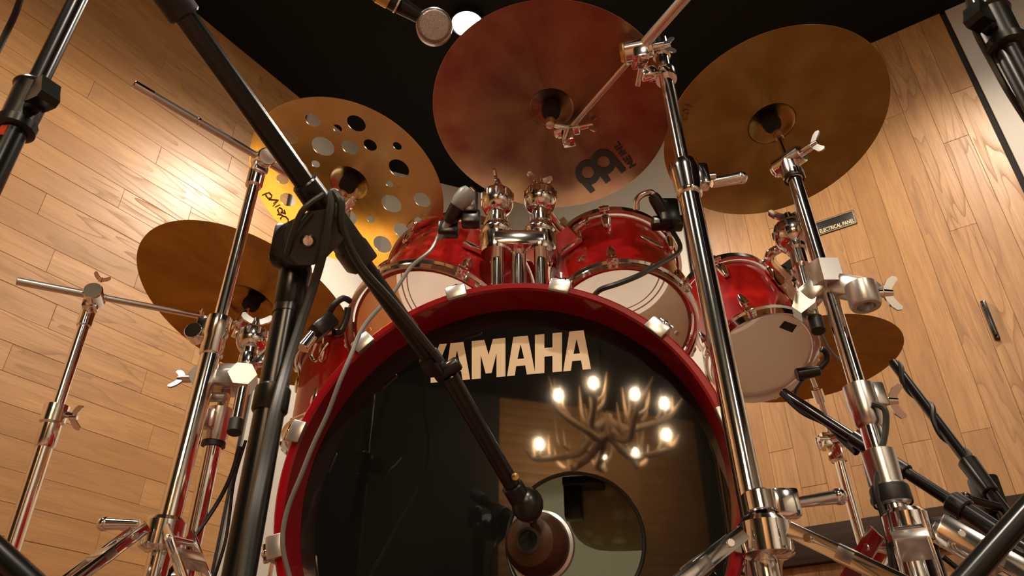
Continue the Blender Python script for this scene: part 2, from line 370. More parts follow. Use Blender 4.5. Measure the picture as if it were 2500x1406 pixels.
def textmesh(body, size, M, m, name, parent, bold=.012, sx=1.0):
    cu = bpy.data.curves.new('t', 'FONT'); cu.body = body; cu.size = size; cu.offset = bold * size; cu.extrude = .0002; cu.resolution_u = 3
    o = bpy.data.objects.new('t', cu); COL.objects.link(o)
    dg = bpy.context.evaluated_depsgraph_get(); dg.update(); me = bpy.data.meshes.new_from_object(o.evaluated_get(dg)); bpy.data.objects.remove(o)
    xs = [p.co.x for p in me.vertices]; wdt = max(xs) - min(xs)
    me.name = name; me.materials.clear(); me.materials.append(m)
    ob = bpy.data.objects.new(name, me); COL.objects.link(ob); ob.parent = parent
    ob.matrix_local = (Matrix.Translation(-ROOT[parent.name]) if ROOT[parent.name] is not None else Matrix()) @ M
    ROOT[ob.name] = ROOT[parent.name]
    return ob, wdt, min(xs)
# text frame on the right wall: x along Rd, y up, facing the room
def basis(C, x, y): 
    x = V(x).normalized(); z = x.cross(V(y)).normalized(); y = z.cross(x)
    return Matrix(((x.x, y.x, z.x, C.x), (x.y, y.y, z.y, C.y), (x.z, y.z, z.z, C.z), (0, 0, 0, 1)))
C = onwall(b0 + .006, zc - hh * .36, .0044)
ob, wd_, mn_ = textmesh('ELECTRICAL PANEL', .0245, basis(C, Rd, Z) @ Matrix.Diagonal((.60, 1, 1, 1)), M_GOLD, 'lettering', sg, .010)
ob.location += Rd * ((b1 - .007) - (b0 + .006 + (mn_ + wd_) * .60))
g = G(); A, B = onwall(2.262, 1.36, .0), onwall(2.262, 1.225, .0)
g.box((A + B) / 2 - Ld * .006, Rd, Ld, Z, .008, .007, (A - B).length / 2 + .004, .003); g.box((A + B) / 2 - Ld * .017, Rd, Ld, Z, .004, .006, (A - B).length / 2 - .006, .002)
single('door_pull', g, M_BLACK, 'slim black upright door pull on the wood panelling of the right wall', 'handle')

# ------------------------------------------------------------------ lamps of the room, the last one added as fill
def spot(name, s, b, label, power, aim, r=.058, cone=152, blend=.45):
    P = room(s, b, HZ); t = thing(name, label, 'ceiling lamp', P, 'black ceiling spot lamps')
    part('canopy', G().lathe([(.045, -.018), (.05, -.012), (.05, 0)], P, Z, 32), M_BLACK, t)
    part('housing', G().lathe([(r * 1.02, -.030), (r * 1.12, -.034), (r * 1.2, -.010), (r * 1.2, -.008)], P, Z, 32), M_BLACK, t)
    part('lens', G().lathe([(0, -.0362), (r, -.0340), (r, -.030)], P, Z, 32), M_LENS, t)
    ld = bpy.data.lights.new(name + '_light', 'SPOT'); ld.energy = power; ld.color = LIGHT_COL; ld.spot_size = math.radians(cone); ld.spot_blend = blend; ld.shadow_soft_size = r
    lo = bpy.data.objects.new(name + '_light', ld); COL.objects.link(lo); lo.parent = t; lo.location = (0, 0, -.045)
    lo.rotation_euler = (aim - (P - Z * .045)).to_track_quat('-Z', 'Y').to_euler()
    return t
spot('spot_lamp', 1.565, .890, 'glaring round ceiling spot lamp just left of the large red-brown cymbal', SPOT_W * 1.25, V((-.1, 1.6, 0)))
spot('spot_lamp', 1.72, 2.60, 'ceiling spot lamp above the right wall, out of view to the right', SPOT_W * .72, V((1.0, 1.2, 0)))
spot('spot_lamp', -.55, .95, 'ceiling spot lamp behind the viewer near the left wall', SPOT_W * 1.0, V((-.9, -.1, 0)), cone=150, blend=.6)
spot('spot_lamp', -.75, 2.75, 'ceiling spot lamp overhead behind the viewer', SPOT_W * .9, V((.1, .3, 0)), cone=140)
spot('spot_lamp', -1.2, 4.9, 'added ceiling fill lamp brightening the unseen rear of the room', SPOT_W * 1.5, room(-1.2, 5.2, 0), cone=150)  # added fill, brightens the unseen rear walls that the chrome mirrors

# ------------------------------------------------------------------ bass drum
BN = V((.151, .9885, .005)).normalized(); BC = V((-.013, .906, .300 + CZ)); BX, BY, _ = frame(BN)
if BX.x < 0: BX, BY = -BX, -BY
def bpol(a, r, h): return BC + BX * (r * math.cos(a)) + BY * (r * math.sin(a)) + BN * h
bd = thing('bass_drum', 'big red bass drum with glossy black front head lettered YAMAHA', 'drum', (BC.x, BC.y + .2, 0))
R0 = .290; RC = .055
part('shell', G().lathe([(.277, .057), (.277, .47), (.270, .47), (.270, .057)], BC, BN, 96, True), M_LACQ, bd)
part('shell_lining', G().lathe([(.2695, .06), (.2695, .465), (.268, .465), (.268, .06)], BC, BN, 96, True), M_BLANKET, bd)
part('front_hoop', G().lathe([(R0 - .003, 0), (R0, .003), (R0, .051), (R0 - .002, .0545), (.2758, .0545), (.2772, .003), (.280, 0)], BC, BN, 128, True), M_HOOPRED, bd, 'red lacquered front hoop')
part('rear_hoop', G().lathe([(R0 - .003, .47), (R0, .473), (R0, .512), (R0 - .002, .515), (.278, .515), (.278, .47)], BC, BN, 96, True), M_HOOPRED, bd)
part('batter_head', G().lathe([(0, .468), (.277, .468), (.277, .47), (0, .47)], BC, BN, 64), M_BATTER, bd)
# front head with its port
HC = BC + BN * RC; pc = hit(1403, 1318, HC, BN); pe = hit(1403, 1155, HC, BN); pr = (pe - pc).length * .985
ex, ey = (pc - HC).dot(BX), (pc - HC).dot(BY)
g = G(); n = 128; rings = 10; vs = []
for j in range(rings + 1):
    for i in range(n):
        a = 2 * math.pi * i / n; dx, dy = math.cos(a), math.sin(a)
        b_ = ex * dx + ey * dy; t = -b_ + math.sqrt(b_ * b_ - (ex * ex + ey * ey - .2772 ** 2))
        r = pr + (t - pr) * j / rings; vs.append(HC + BX * (ex + dx * r) + BY * (ey + dy * r))
g.add(vs, [(j * n + i, j * n + (i + 1) % n, (j + 1) * n + (i + 1) % n, (j + 1) * n + i) for j in range(rings) for i in range(n)])
part('front_head', g, M_HEAD, bd, 'glossy black front head with a round port')
part('port_ring', G().lathe([(pr + .001, -.0012), (pr + .003, -.0018), (pr + .004, 0), (pr - .001, .0015)], pc, BN, 96, True), M_PLASTIC, bd)
# lettering, cut as flat letters on the film
LET = {'Y': [[(0, 1), (.29, 1), (.47, .64), (.66, 1), (.94, 1), (.60, .40), (.60, 0), (.33, 0), (.33, .40)]],
       'A': [[(0, 0), (.20, 1), (.66, 1), (.90, 0), (.63, 0), (.585, .22), (.435, .22), (.435, .36), (.56, .36), (.43, .78), (.30, .36), (.435, .36), (.435, .22), (.29, .22), (.25, 0)]],
       'M': [[(0, 0), (0, 1), (.37, 1), (.52, .48), (.62, .66), (.66, 1), (1.02, 1), (1.02, 0), (.74, 0), (.74, .60), (.62, .10), (.41, .10), (.26, .62), (.26, 0)]],
       'H': [[(0, 0), (0, 1), (.28, 1), (.28, .64), (.52, .64), (.52, 1), (.80, 1), (.80, 0), (.52, 0), (.52, .42), (.28, .42), (.28, 0)]]}
LET['M'] = [[(0, 0), (0, 1), (.38, 1), (.51, .60), (.64, 1), (1.02, 1), (1.02, 0), (.75, 0), (.75, .62), (.60, .12), (.42, .12), (.27, .62), (.27, 0)]]
LET['A'] = [[(0, 0), (.20, 1), (.43, 1), (.43, .80), (.33, .42), (.43, .42), (.43, .24), (.29, .24), (.25, 0)], [(.43, .80), (.43, 1), (.66, 1), (.90, 0), (.63, 0), (.58, .24), (.43, .24), (.43, .42), (.545, .42)]]
def letters(g, word, spans, vtop, vbot, place, lift):
    for ch, (u0, u1) in zip(word, spans):
        wmax = max(p[0] for q in LET[ch] for p in q)
        for poly in LET[ch]:
            pts = []
            for x, y in poly:
                u = u0 + (u1 - u0) * x / wmax; pts.append(place(u, vbot(u) + (vtop(u) - vbot(u)) * y))
            nn = len(pts); g.add(pts + [p + lift for p in pts], [tuple(range(nn)), tuple(range(nn, 2 * nn))] + [(i, (i + 1) % nn, nn + (i + 1) % nn, nn + i) for i in range(nn)])
g = G(); letters(g, 'YAMAHA', [(1030, 1091), (1086, 1148), (1152, 1234), (1238, 1307), (1306, 1372), (1375, 1443)], lambda u: 833 - .098 * (u - 1152), lambda u: 926 - .0862 * (u - 1152), lambda u, v: hit(u, v, HC - BN * .0004, BN), -BN * .0004)
part('lettering', g, M_CREAM, bd, 'cream letters reading YAMAHA', 10)
CA = [math.radians(76.5 + 30 * i) for i in range(12)]
for a in CA:
    er, et = BX * math.cos(a) + BY * math.sin(a), -BX * math.sin(a) + BY * math.cos(a)
    P = bpol(a, R0, .02)
    g = G().box(P + er * .003, et, er, BN, .0145, .0045, .025, .003); g.box(P - BN * .023 - er * .004, et, er, BN, .0145, .0095, .0035, .0025); g.box(P + er * .009 + BN * .010, et, er, BN, .008, .007, .014, .003)
    cl = part('claw', g, M_CAST, bd)
    g = G().tube(P + er * .014 - BN * .004, P + er * .012 + BN * .11, .0035, n=10); g.ball(P + er * .014 - BN * .006, .0065, 12); g.bar(P + er * .014 - BN * .008 - et * .012, P + er * .014 - BN * .008 + et * .012, .007, .005, BN)
    part('tension_rod', g, M_CHROME, cl)
    g = G().box(bpol(a, .282, .145), et, er, BN, .011, .010, .03, .005); part('lug', g, M_CHROME, bd)
# things inside the drum
PILC = hit(1528, 1252, HC + BN * .22, BN)
pil = thing('pillow', 'ochre patterned pillow lying inside the bass drum, seen through the port', 'pillow', bpol(-1.35, .20, .25))
g = G(); g.ball((0, 0, 0), 1.0, 28)
for i, p in enumerate(g.v):
    q = V((math.copysign(abs(p.x) ** .6, p.x) * .088, math.copysign(abs(p.y) ** .6, p.y) * .06, p.z * .052)); g.v[i] = PILC + BX * q.x + BN * q.y + BY * q.z
part('cover', g, M_FOAM, pil, None, 80)
g = G(); lo = []
for i in range(25):
    a = math.radians(-160 + 140 * i / 24)
    for h in (.10, .20, .32, .44): lo.append(bpol(a, .262 - .02 * math.sin(3 * a) ** 2, h))
    for h in (.44, .32, .20, .10): lo.append(bpol(a, .225 - .03 * math.sin(5 * a + h * 20) ** 2, h))
g.add(lo, [(i * 8 + k, i * 8 + (k + 1) % 8, (i + 1) * 8 + (k + 1) % 8, (i + 1) * 8 + k) for i in range(24) for k in range(8)] + [tuple(range(8)), tuple(24 * 8 + k for k in range(8))])
single('blanket', g, M_BLANKET, 'grey-green damping blanket lining the bottom of the bass drum', 'blanket')
bm_ = thing('boundary_microphone', 'dark flat square microphone on the pillow inside the bass drum', 'microphone', hit(1405, 1245, HC + BN * .12, BN))
P = hit(1400, 1225, HC + BN * .13, BN)
part('body', G().box(P, BX, BN, BY, .013, .012, .026, .004), M_SATIN, bm_); part('base', G().box(P - BY * .026 + BX * .016, BX, BN, BY, .030, .016, .007, .003), M_SATIN, bm_)

# ------------------------------------------------------------------ toms
def tom(name, label, C, n, R, h, nl, a0, bott, lining=M_MAPLE, badge=None, front=None):
    C = V(C) + Z * CZ; n = V(n).normalized(); x = X - n * n.x; x.normalize(); y = n.cross(x)
    t = thing(name, label, 'drum', C + n * h / 2); r = R * .925
    def P(a, rr, hh): return C + x * (rr * math.cos(a)) + y * (rr * math.sin(a)) + n * hh
    part('shell', G().lathe([(r, .008), (r, h - .008), (r - .005, h - .004), (r - .005, .004)], C, n, 72, True), M_LACQ, t)
    part('shell_lining', G().lathe([(r - .0055, .006), (r - .0055, h - .006), (r - .0065, h - .006), (r - .0065, .006)], C, n, 72, True), lining, t)
    hp = [(R - .004, -.013), (R - .001, -.013), (R - .001, .006), (R + .003, .010), (R + .003, .0125), (R - .0035, .0125), (r + .003, .008), (r + .003, .002), (R - .0045, .000)]
    part('bottom_hoop', G().lathe(hp, C, n, 96, True), M_CHROME, t)
    part('top_hoop', G().lathe([(q, h - z) for q, z in hp][::-1], C, n, 96, True), M_CHROME, t)
    part('bottom_head', G().lathe([(0, 0), (R - .004, 0)], C, n, 72), bott, t, 'clear bottom head')
    t0 = bpy.data.objects[t.name]
    part('top_head', G().lathe([(0, h), (R - .004, h), (R - .004, h - .001), (0, h - .001)], C, n, 72), M_WHITEHEAD, t, 'white top head')
    part('damping_ring', G().lathe([(r - .018, h - .002), (r - .016, h - .0035), (r - .014, h - .002)], C, n, 72, True), M_BRUSHED, t)
    part('damping_ring', G().lathe([(r - .030, h - .002), (r - .0285, h - .003), (r - .027, h - .002)], C, n, 72, True), M_BRUSHED, t)
    for i in range(nl):
        a = a0 + 2 * math.pi * i / nl; er, et = x * math.cos(a) + y * math.sin(a), -x * math.sin(a) + y * math.cos(a)
        for top in (0, 1):
            s = -1 if top else 1; z0 = h if top else 0
            g = G(); q = P(a, r + .006, z0 + s * .045)
            prof = [(0, -.004), (.006, .000), (.0085, .012), (.0108, .028), (.0095, .037), (0, .038)]
            g.lathe(prof, q + n * s * .022, -n * s, 14); g.box(q + n * s * .004 - er * .004, et, er, n, .006, .005, .014, .002)
            g.box(P(a, R + .003, z0 + s * .006), et, er, n, .010, .007, .005, .002)
            g.tube(P(a, R + .002, z0 - s * .010), q + n * s * -.006, .003, n=10); g.lathe([(.0042, 0), (.0052, .003), (.0052, .008), (.003, .010)], P(a, R + .002, z0 + s * .002), -n * s, 12)
            part('lug', g, M_CHROME, t)
        part('lug_screw', G().lathe([(.0045, 0), (.0045, .003), (.002, .005)], P(a, r - .0065, .055), -er, 8), M_CHROME, t)
    return t, P, x, y, n, r
T1 = tom('rack_tom', 'larger red rack tom left of the centre mount, amber shell visible through clear bottom head', (-.152, 1.25, .678), (.215, .471, .855), .168, .23, 6, math.radians(-68), M_CLEAR)
T2 = tom('rack_tom', 'red rack tom right of the centre mount, pale inside, with silver oval badge', (.203, 1.23, .697), (.035, .44, .897), .142, .225, 6, math.radians(-100), M_CLEAR, mat('pale_maple_inside', (.68, .50, .34), .5))
T3 = tom('rack_tom', 'smallest red tom hung at the right in front of the wood wall, frosted bottom head', (.513, 1.376, .719), (-.102, .425, .899), .115, .215, 6, math.radians(-112), M_FROST, mat('white_shell_inside', (.9, .82, .70), .5))
T4 = tom('floor_tom', 'dark red floor tom behind the bass drum left edge, half hidden by the foreground pole', (-.318, 1.59, .605), (.0, .02, 1), .182, .20, 6, math.radians(-60), M_CLEAR)
t, P, x, y, n, r = T4
for a in (20, 100, 165):
    a = math.radians(a); q = P(a, r + .012, .06); e = P(a, r + .03, 0); g = G().tube(P(a, r + .012, .12), V((e.x, e.y, .02)), .005, n=12); g.box(q, x, y, n, .014, .014, .02, .004); lg = part('leg', g, M_CHROME, t); part('rubber_foot', G().ball(V((e.x, e.y, .014)), .014, 12), M_RUBBER, lg)
# badge and vent on the second tom
t, P, x, y, n, r = T2; q = hit(1548, 577, V((.25, 1.13, .87)), V((.1, -1, .1)))
a = math.atan2((q - t.location).dot(y), (q - t.location).dot(x)); hh = (q - P(0, 0, 0)).dot(n)
a = math.radians(-62); hh = .135
er, et = x * math.cos(a) + y * math.sin(a), -x * math.sin(a) + y * math.cos(a)
g = G(); g.ball((0, 0, 0), 1, 20); g.v = [P(a, r + .0005, hh) + et * p.x * .027 + n * p.y * .010 + er * p.z * .0035 for p in g.v]; part('badge', g, M_BRUSHED, t, 'silver oval badge')
for T, aa, hh in ((T1, -48, .07), (T2, -125, .075)):
    t, P, x, y, n, r = T; a = math.radians(aa); er = x * math.cos(a) + y * math.sin(a); part('air_vent', G().lathe([(.009, 0), (.009, .002), (.004, .004), (.0035, .001)], P(a, r, hh), er, 20), M_CHROME, t)
# maker's label on the small tom's bottom head
t, P, x, y, n, r = T3; CC = P(0, 0, -.0008); q = [hit(u, v, CC, n) for u, v in ((1902, 799), (1915, 783), (1946, 794), (1934, 812))]
part('head_label', G().add(q + [p - n * .0004 for p in q], [(0, 1, 2, 3), (7, 6, 5, 4), (0, 1, 5, 4), (1, 2, 6, 5), (2, 3, 7, 6), (3, 0, 4, 7)]), M_INK, t, 'small black printed label')

# tom mount on the bass drum: plate, two posts with clamp balls and wing nuts, arms to the two toms
def knob(g, C, ax, r, ribs=True):
    prof = [(0, -r), (r * .5, -r * .93), (r * .85, -r * .7), (r, -r * .36), (r * 1.03, -r * .12), (r * 1.03, r * .36), (r * .95, r * .6), (r * .7, r * .78), (r * .35, r * .85), (0, r * .86)]
    g.lathe(prof, C, ax, 28)
    if ribs:
        x, y, z = frame(ax)
        for i in range(10):
            a = 2 * math.pi * i / 10; e = x * math.cos(a) + y * math.sin(a); g.tube(V(C) + e * r * .98 - z * r * .10, V(C) + e * r * .98 + z * r * .40, r * .12, n=8)
    return g
YM = 1.12
th = thing('tom_mount', 'chrome double tom mount with two round clamps and wing nuts standing on bass drum', 'drum mount', atY(1266, 800, YM))
pl, pr_ = atY(1212, 690, YM), atY(1320, 690, YM)
g = G(); m0 = atY(1266, 600, YM); wx = (pr_ - pl).length
g.box(m0, X, Y, Z, wx * .62, .030, .016, .006)
g.lathe([(.028, -.02), (.03, -.015), (.03, .018), (.024, .025)], V((atY(1212, 590, YM).x, YM, m0.z)), Z, 24); g.lathe([(.028, -.02), (.03, -.015), (.03, .018), (.024, .025)], V((atY(1320, 590, YM).x, YM, m0.z)), Z, 24)
part('bracket', g, M_CHROME, th)
part('post', G().tube(V((m0.x, YM, .60)), V((m0.x, YM, m0.z)), .0135, n=24), M_CHROME, th); part('base_plate', G().box(V((m0.x, YM, .632)), X, Y, Z, .05, .045, .008, .004), M_CHROME, th)
for i, (u, vb, tu, tv, T) in enumerate(((1214, 492, 1172, 575, T1), (1319, 487, 1388, 575, T2))):
    bx = atY(u, 600, YM).x; ball = atY(u, vb, YM); top = V((ball.x, YM, ball.z))
    part('rod', G().tube(V((bx, YM, .64)), V((bx, YM, m0.z - .01)), .0118, n=24), M_CHROME, th)
    g = G().tube(V((bx, YM, m0.z + .01)), top - Z * .03, .019, .0165, 24); g.lathe([(.021, 0), (.021, .012)], top - Z * .058, Z, 24); g.lathe([(.024, -.012), (.030, -.004), (.030, .004), (.02, .02)], V((bx, YM, m0.z + .03)), Z, 24); part('neck', g, M_CHROME, th)
    b = part('clamp_ball', knob(G(), top, Z, .030), M_CHROME, th)
    wn = G().tube(top + Z * .026, top + Z * .040, .008, n=14); wn.wing(top + Z * .044, Z, (1, .35, 0) if i else (.25, 1, 0), .022); part('wing_nut', wn, M_CHROME, b)
    t, P, x, y, n, r = T; a = math.radians(-72 if i == 0 else -118)
    best = min((math.hypot(px(P(math.radians(q), r + .02, h))[0] - tu, px(P(math.radians(q), r + .02, h))[1] - tv) + (999 if (V((0, 0, CZ)) - P(0, 0, .1)).dot(x * math.cos(math.radians(q)) + y * math.sin(math.radians(q))) < -.15 else 0), q, h) for q in range(-180, 180, 4) for h in (.08, .10, .12, .14, .16))
    a = math.radians(best[1]); er = x * math.cos(a) + y * math.sin(a); et = -x * math.sin(a) + y * math.cos(a); q = P(a, r + .026, best[2])
    part('arm', G().path([top, top + (q - top) * .35, q - (q - top) * .15, q], .008, 10), M_CHROME, th)
    g = G().box(q - er * .018, et, n, er, .027, .034, .006, .004); g.prism([(-.023, -.028), (.023, -.028), (.015, .026), (-.015, .026)], q - er * .014, et, n, er, .034); g.tube(q - n * .02 + et * .025, q - n * .02 + et * .05, .005); g.wing(q - n * .02 + et * .052, et, n, .012)
    part('mount_block', g, M_CHROME, t)

# ------------------------------------------------------------------ cymbals
def cymbal(name, label, C, n, R, bellr, bow, m, xref, thick=.0012, hb=.33):
    n = V(n).normalized(); x = V(xref) - n * V(xref).dot(n); x.normalize(); y = n.cross(x); C = V(C) + Z * CZ
    M = Matrix(((x.x, y.x, n.x, C.x), (x.y, y.y, n.y, C.y), (x.z, y.z, n.z, C.z), (0, 0, 0, 1)))
    def prof(r):
        q = bow * (1 - (r / R) ** 1.7)
        if r < bellr: q += hb * bellr * math.sqrt(max(0, 1 - (r / bellr) ** 2)) ** 1.3
        return q
    rs = [.006] + [bellr * t for t in (.2, .35, .5, .62, .74, .84, .92, .97, .995, 1.0, 1.06)] + [bellr * 1.06 + (R - bellr * 1.06) * i / 22 for i in range(1, 23)]
    pr = [(r, prof(r) - thick / 2) for r in rs] + [(R + .0006, prof(R))] + [(r, prof(r) + thick / 2) for r in rs[::-1]]
    root = thing(name, label, 'cymbal', None, None, M); return root, pr, prof, M
def disc(root, pr, m, cut=None):
    g = G().lathe(pr, (0, 0, 0), (0, 0, 1), 144, True); g.v = [V((p.x, p.y, p.z)) for p in g.v]
    o = part('disc', g, m, root, None, 50)
    if cut:
        c = G()
        for cx, cy, cr in cut: c.tube((cx, cy, -.05), (cx, cy, .15), cr, n=36)
        co = bpy.data.objects.new('cutter', mesh('cutter', c, None)); COL.objects.link(co); co.parent = root
        md = o.modifiers.new('b', 'BOOLEAN'); md.object = co; md.operation = 'DIFFERENCE'; md.solver = 'EXACT'
        dg = bpy.context.evaluated_depsgraph_get(); dg.update(); me = bpy.data.meshes.new_from_object(o.evaluated_get(dg)); o.modifiers.clear()
        o.data = me; me.name = 'disc'; me.set_sharp_from_angle(angle=math.radians(50)); bpy.data.objects.remove(co)
        if not me.materials: me.materials.append(m)
    return o
def decal(root, M, prof, polys, m, name, label):      # printed marks under the cymbal, given as pixel outlines cast on its rim plane
    g = G(); Mi = M.inverted(); C = M.translation; n = V((M[0][2], M[1][2], M[2][2]))
    for poly in polys:
        pts = []
        for u, v in poly:
            hgt = .01
            for _ in range(4): q = Mi @ hit(u, v, C + n * hgt, n); hgt = prof(math.hypot(q.x, q.y))
            pts.append(V((q.x, q.y, prof(math.hypot(q.x, q.y)) - .0016)))
        nn = len(pts); g.add(pts + [p - Z * .0003 for p in pts], [tuple(range(nn)), tuple(range(nn, 2 * nn))] + [(i, (i + 1) % nn, nn + (i + 1) % nn, nn + i) for i in range(nn)])
    return part(name, g, m, root, label, 10)
def stroke(pts, wd):
    out = []
    for (a, b), (c, d) in zip(pts[:-1], pts[1:]):
        L = math.hypot(c - a, d - b) or 1; nx, ny = -(d - b) / L * wd / 2, (c - a) / L * wd / 2; ex, ey = (c - a) / L * wd * .3, (d - b) / L * wd * .3
        out.append([(a + nx - ex, b + ny - ey), (c + nx + ex, d + ny + ey), (c - nx + ex, d - ny + ey), (a - nx - ex, b - ny - ey)])
    return out
CY = {'meinl': ((.075, 1.050, 1.072), (.071, .207, .976), .2286), 'right': ((.537, 1.127, 1.108), (-.092, .18, .979), .2286), 'swiss': ((-.336, 1.181, .997), (.193, .253, .948), .2032),
      'brown': ((-.582, 1.423, .854), (.264, .195, .944), .254), 'low': ((.745, 1.713, .876), (-.052, .027, .998), .2286)}
r1, pr1, pf1, M1 = cymbal('cymbal', 'large red-brown crash cymbal printed MEINL, top centre beside the lamp', *CY['meinl'], .044, .024, M_CYM_RED, X, hb=.16); disc(r1, pr1, M_CYM_RED)
def z2p(x, y): return 1380 + x * 200 / 1758, 330 + y * 160 / 1406
ring = lambda cx, cy, r, rin, a0, a1, n=20: [[(cx + q * math.cos(t0), cy - q * math.sin(t0)) for q, t0 in ((rin, a), (r, a), (r, b), (rin, b))] for a, b in ((math.radians(a0 + (a1 - a0) * i / n), math.radians(a0 + (a1 - a0) * (i + 1) / n)) for i in range(n))]
LG = ring(485, 792, 272, 132, 0, 360, 30) + ring(820, 570, 272, 132, 0, 360, 30) + [[(253, 920), (545, 1240), (645, 1170), (345, 830)], [(800, 870), (870, 1030), (975, 960), (790, 730)], [(700, 800), (870, 1030), (975, 955), (850, 760)], [(1020, 380), (1310, 735), (1210, 810), (930, 480)]]
decal(r1, M1, pf1, [[z2p(*p) for p in q] for q in LG], M_INK, 'logo', 'black printed logo of two rings with three legs')
# MEINL word: runs up-left along the logo, built from strokes in a small letter grid
GL = {'M': [[(0, 0), (0, 1), (.5, .35), (1, 1), (1, 0)]], 'E': [[(.9, 0), (0, 0), (0, 1), (.9, 1)], [(0, .5), (.75, .5)]], 'I': [[(.3, 0), (.3, 1)]], 'N': [[(0, 0), (0, 1), (.9, 0), (.9, 1)]], 'L': [[(0, 1), (0, 0), (.8, 0)]],
      'C': [[(.9, .85), (.5, 1), (.1, .75), (.1, .25), (.5, 0), (.9, .15)]], 'O': [[(.5, 0), (.05, .3), (.05, .7), (.5, 1), (.95, .7), (.95, .3), (.5, 0)]], 'D': [[(0, 0), (0, 1), (.5, .95), (.9, .6), (.9, .4), (.5, .05), (0, 0)]]}
def word(wd, o, ex, ey, adv, wid):
    out = []
    for i, ch in enumerate(wd):
        for st in GL[ch]: out += stroke([(o[0] + ex[0] * (adv[i] + p[0] * wid) + ey[0] * p[1], o[1] + ex[1] * (adv[i] + p[0] * wid) + ey[1] * p[1]) for p in st], 3.4)
    return out
decal(r1, M1, pf1, word('MEINL', (1551, 401), (-.607, -.795), (-13.5, 7.5), (0, 18, 33, 43, 61), 12), M_INK, 'lettering', 'small dark letters reading MEINL')
r2, pr2, pf2, M2 = cymbal('cymbal', 'large dull gold cymbal at the upper right against the wood wall', *CY['right'], .050, .022, M_CYM_GOLD, X); disc(r2, pr2, M_CYM_GOLD)
decal(r2, M2, pf2, word('COI', (1676, 296), (.35, -.94), (-15, -5), (0, 16, 34), 11), M_INKSOFT, 'lettering', 'faint worn brown lettering')
r3, pr3, pf3, M3 = cymbal('cymbal', 'bright gold cymbal pierced with round holes, upper left behind black boom', *CY['swiss'], .042, .020, M_CYM_BRIGHT, X)
HOL = [(764, 293, 36), (824, 313, 22), (870, 301, 45), (706, 333, 42), (789, 357, 55), (855, 359, 42), (904, 354, 33), (970, 356, 22), (974, 411, 52), (771, 400, 21), (727, 410, 50), (951, 448, 20), (956, 497, 52), (1031, 488, 43), (905, 535, 20), (1022, 538, 20), (981, 562, 42), (934, 596, 50), (850, 530, 46), (690, 437, 30), (703, 487, 40)]
cuts = []; C3 = M3.translation; n3 = V((M3[0][2], M3[1][2], M3[2][2]))
for u, v, d in HOL:
    hgt = .01
    for _ in range(4): q = M3.inverted() @ hit(u, v, C3 + n3 * hgt, n3); hgt = pf3(math.hypot(q.x, q.y))
    cuts.append((q.x, q.y, d / 2 * 1.53 / FOC))
disc(r3, pr3, M_CYM_BRIGHT, cuts)
def z3(x, y): return 630 + x * 130 / 1306, 440 + y * 140 / 1406
PA = [[(110, 360), (270, 300)], [(190, 360), (250, 440), (330, 430), (345, 370), (270, 300)], [(270, 470), (500, 490), (375, 630)], [(390, 560), (440, 520)], [(430, 650), (540, 600)], [(520, 800), (480, 720), (530, 670), (590, 700), (600, 780), (560, 830), (520, 820)], [(560, 780), (680, 820), (640, 730)], [(480, 830), (610, 860), (550, 930)], [(560, 950), (600, 880), (680, 890), (745, 960), (740, 1040)]]
decal(r3, M3, pf3, sum([stroke([z3(*p) for p in q], 2.2) for q in PA], []), M_INKSOFT, 'lettering', 'brown script reading PAISTE')
r4, pr4, pf4, M4 = cymbal('cymbal', 'plain brown-gold cymbal low at the left behind the chrome stand', *CY['brown'], .060, .022, M_CYM_BROWN, X, hb=.3); disc(r4, pr4, M_CYM_BROWN)
r5, pr5, pf5, M5 = cymbal('cymbal', 'plain brown-gold cymbal low at the right, below and behind the smallest tom', *CY['low'], .045, .018, M_CYM_BROWN, X); disc(r5, pr5, M_CYM_BROWN)
def mountpt(M, pf, d): return M @ V((0, 0, pf(.006) + d))
def cym_top(root, M, pf, tilt):            # felt, sleeve, tilter under a cymbal; part of its stand
    n = V((M[0][2], M[1][2], M[2][2])); a = mountpt(M, pf, 0)
    part('felt', G().lathe([(.007, -.030), (.017, -.028), (.019, -.016), (.017, -.002), (.006, -.0015)], a, n, 24), M_FELT, root, 'black felt washer')
    part('rod', G().tube(a - n * .05, a + n * .035, .004, n=12), M_CHROME, root)
    part('top_felt', G().lathe([(.006, .003), (.016, .004), (.017, .014), (.006, .016)], a, n, 24), M_FELT, root); g = G(); g.wing(a + n * .022, n, X, .014); part('wing_nut', g, M_CHROME, root)
    g = G(); e = a - n * .052; g.lathe([(.004, .012), (.0095, .004), (.0105, -.006), (.0085, -.016)], e, n, 20); g.tube(e - n * .012, tilt, .006, n=12); part('tilter_rod', g, M_CHROME, root)
    return e
def tilter(root, P, up, side, sc=1.0):
    up = V(up).normalized(); sd = V(side); sd = (sd - up * sd.dot(up)).normalized(); t = up.cross(sd)
    g = G(); g.tube(P - sd * .020 * sc, P + sd * .020 * sc, .0125 * sc, n=24); g.tube(P - sd * .024 * sc, P - sd * .020 * sc, .010 * sc, n=20); g.box(P - up * .016 * sc, sd, t, up, .011 * sc, .010 * sc, .016 * sc, .003); g.tube(P + sd * .018 * sc, P + sd * .034 * sc, .005 * sc, n=12)
    o = part('tilter', g, M_CHROME, root); g = G().wing(P + sd * .036 * sc, sd, up, .014 * sc); part('wing_nut', g, M_CHROME, o); return o

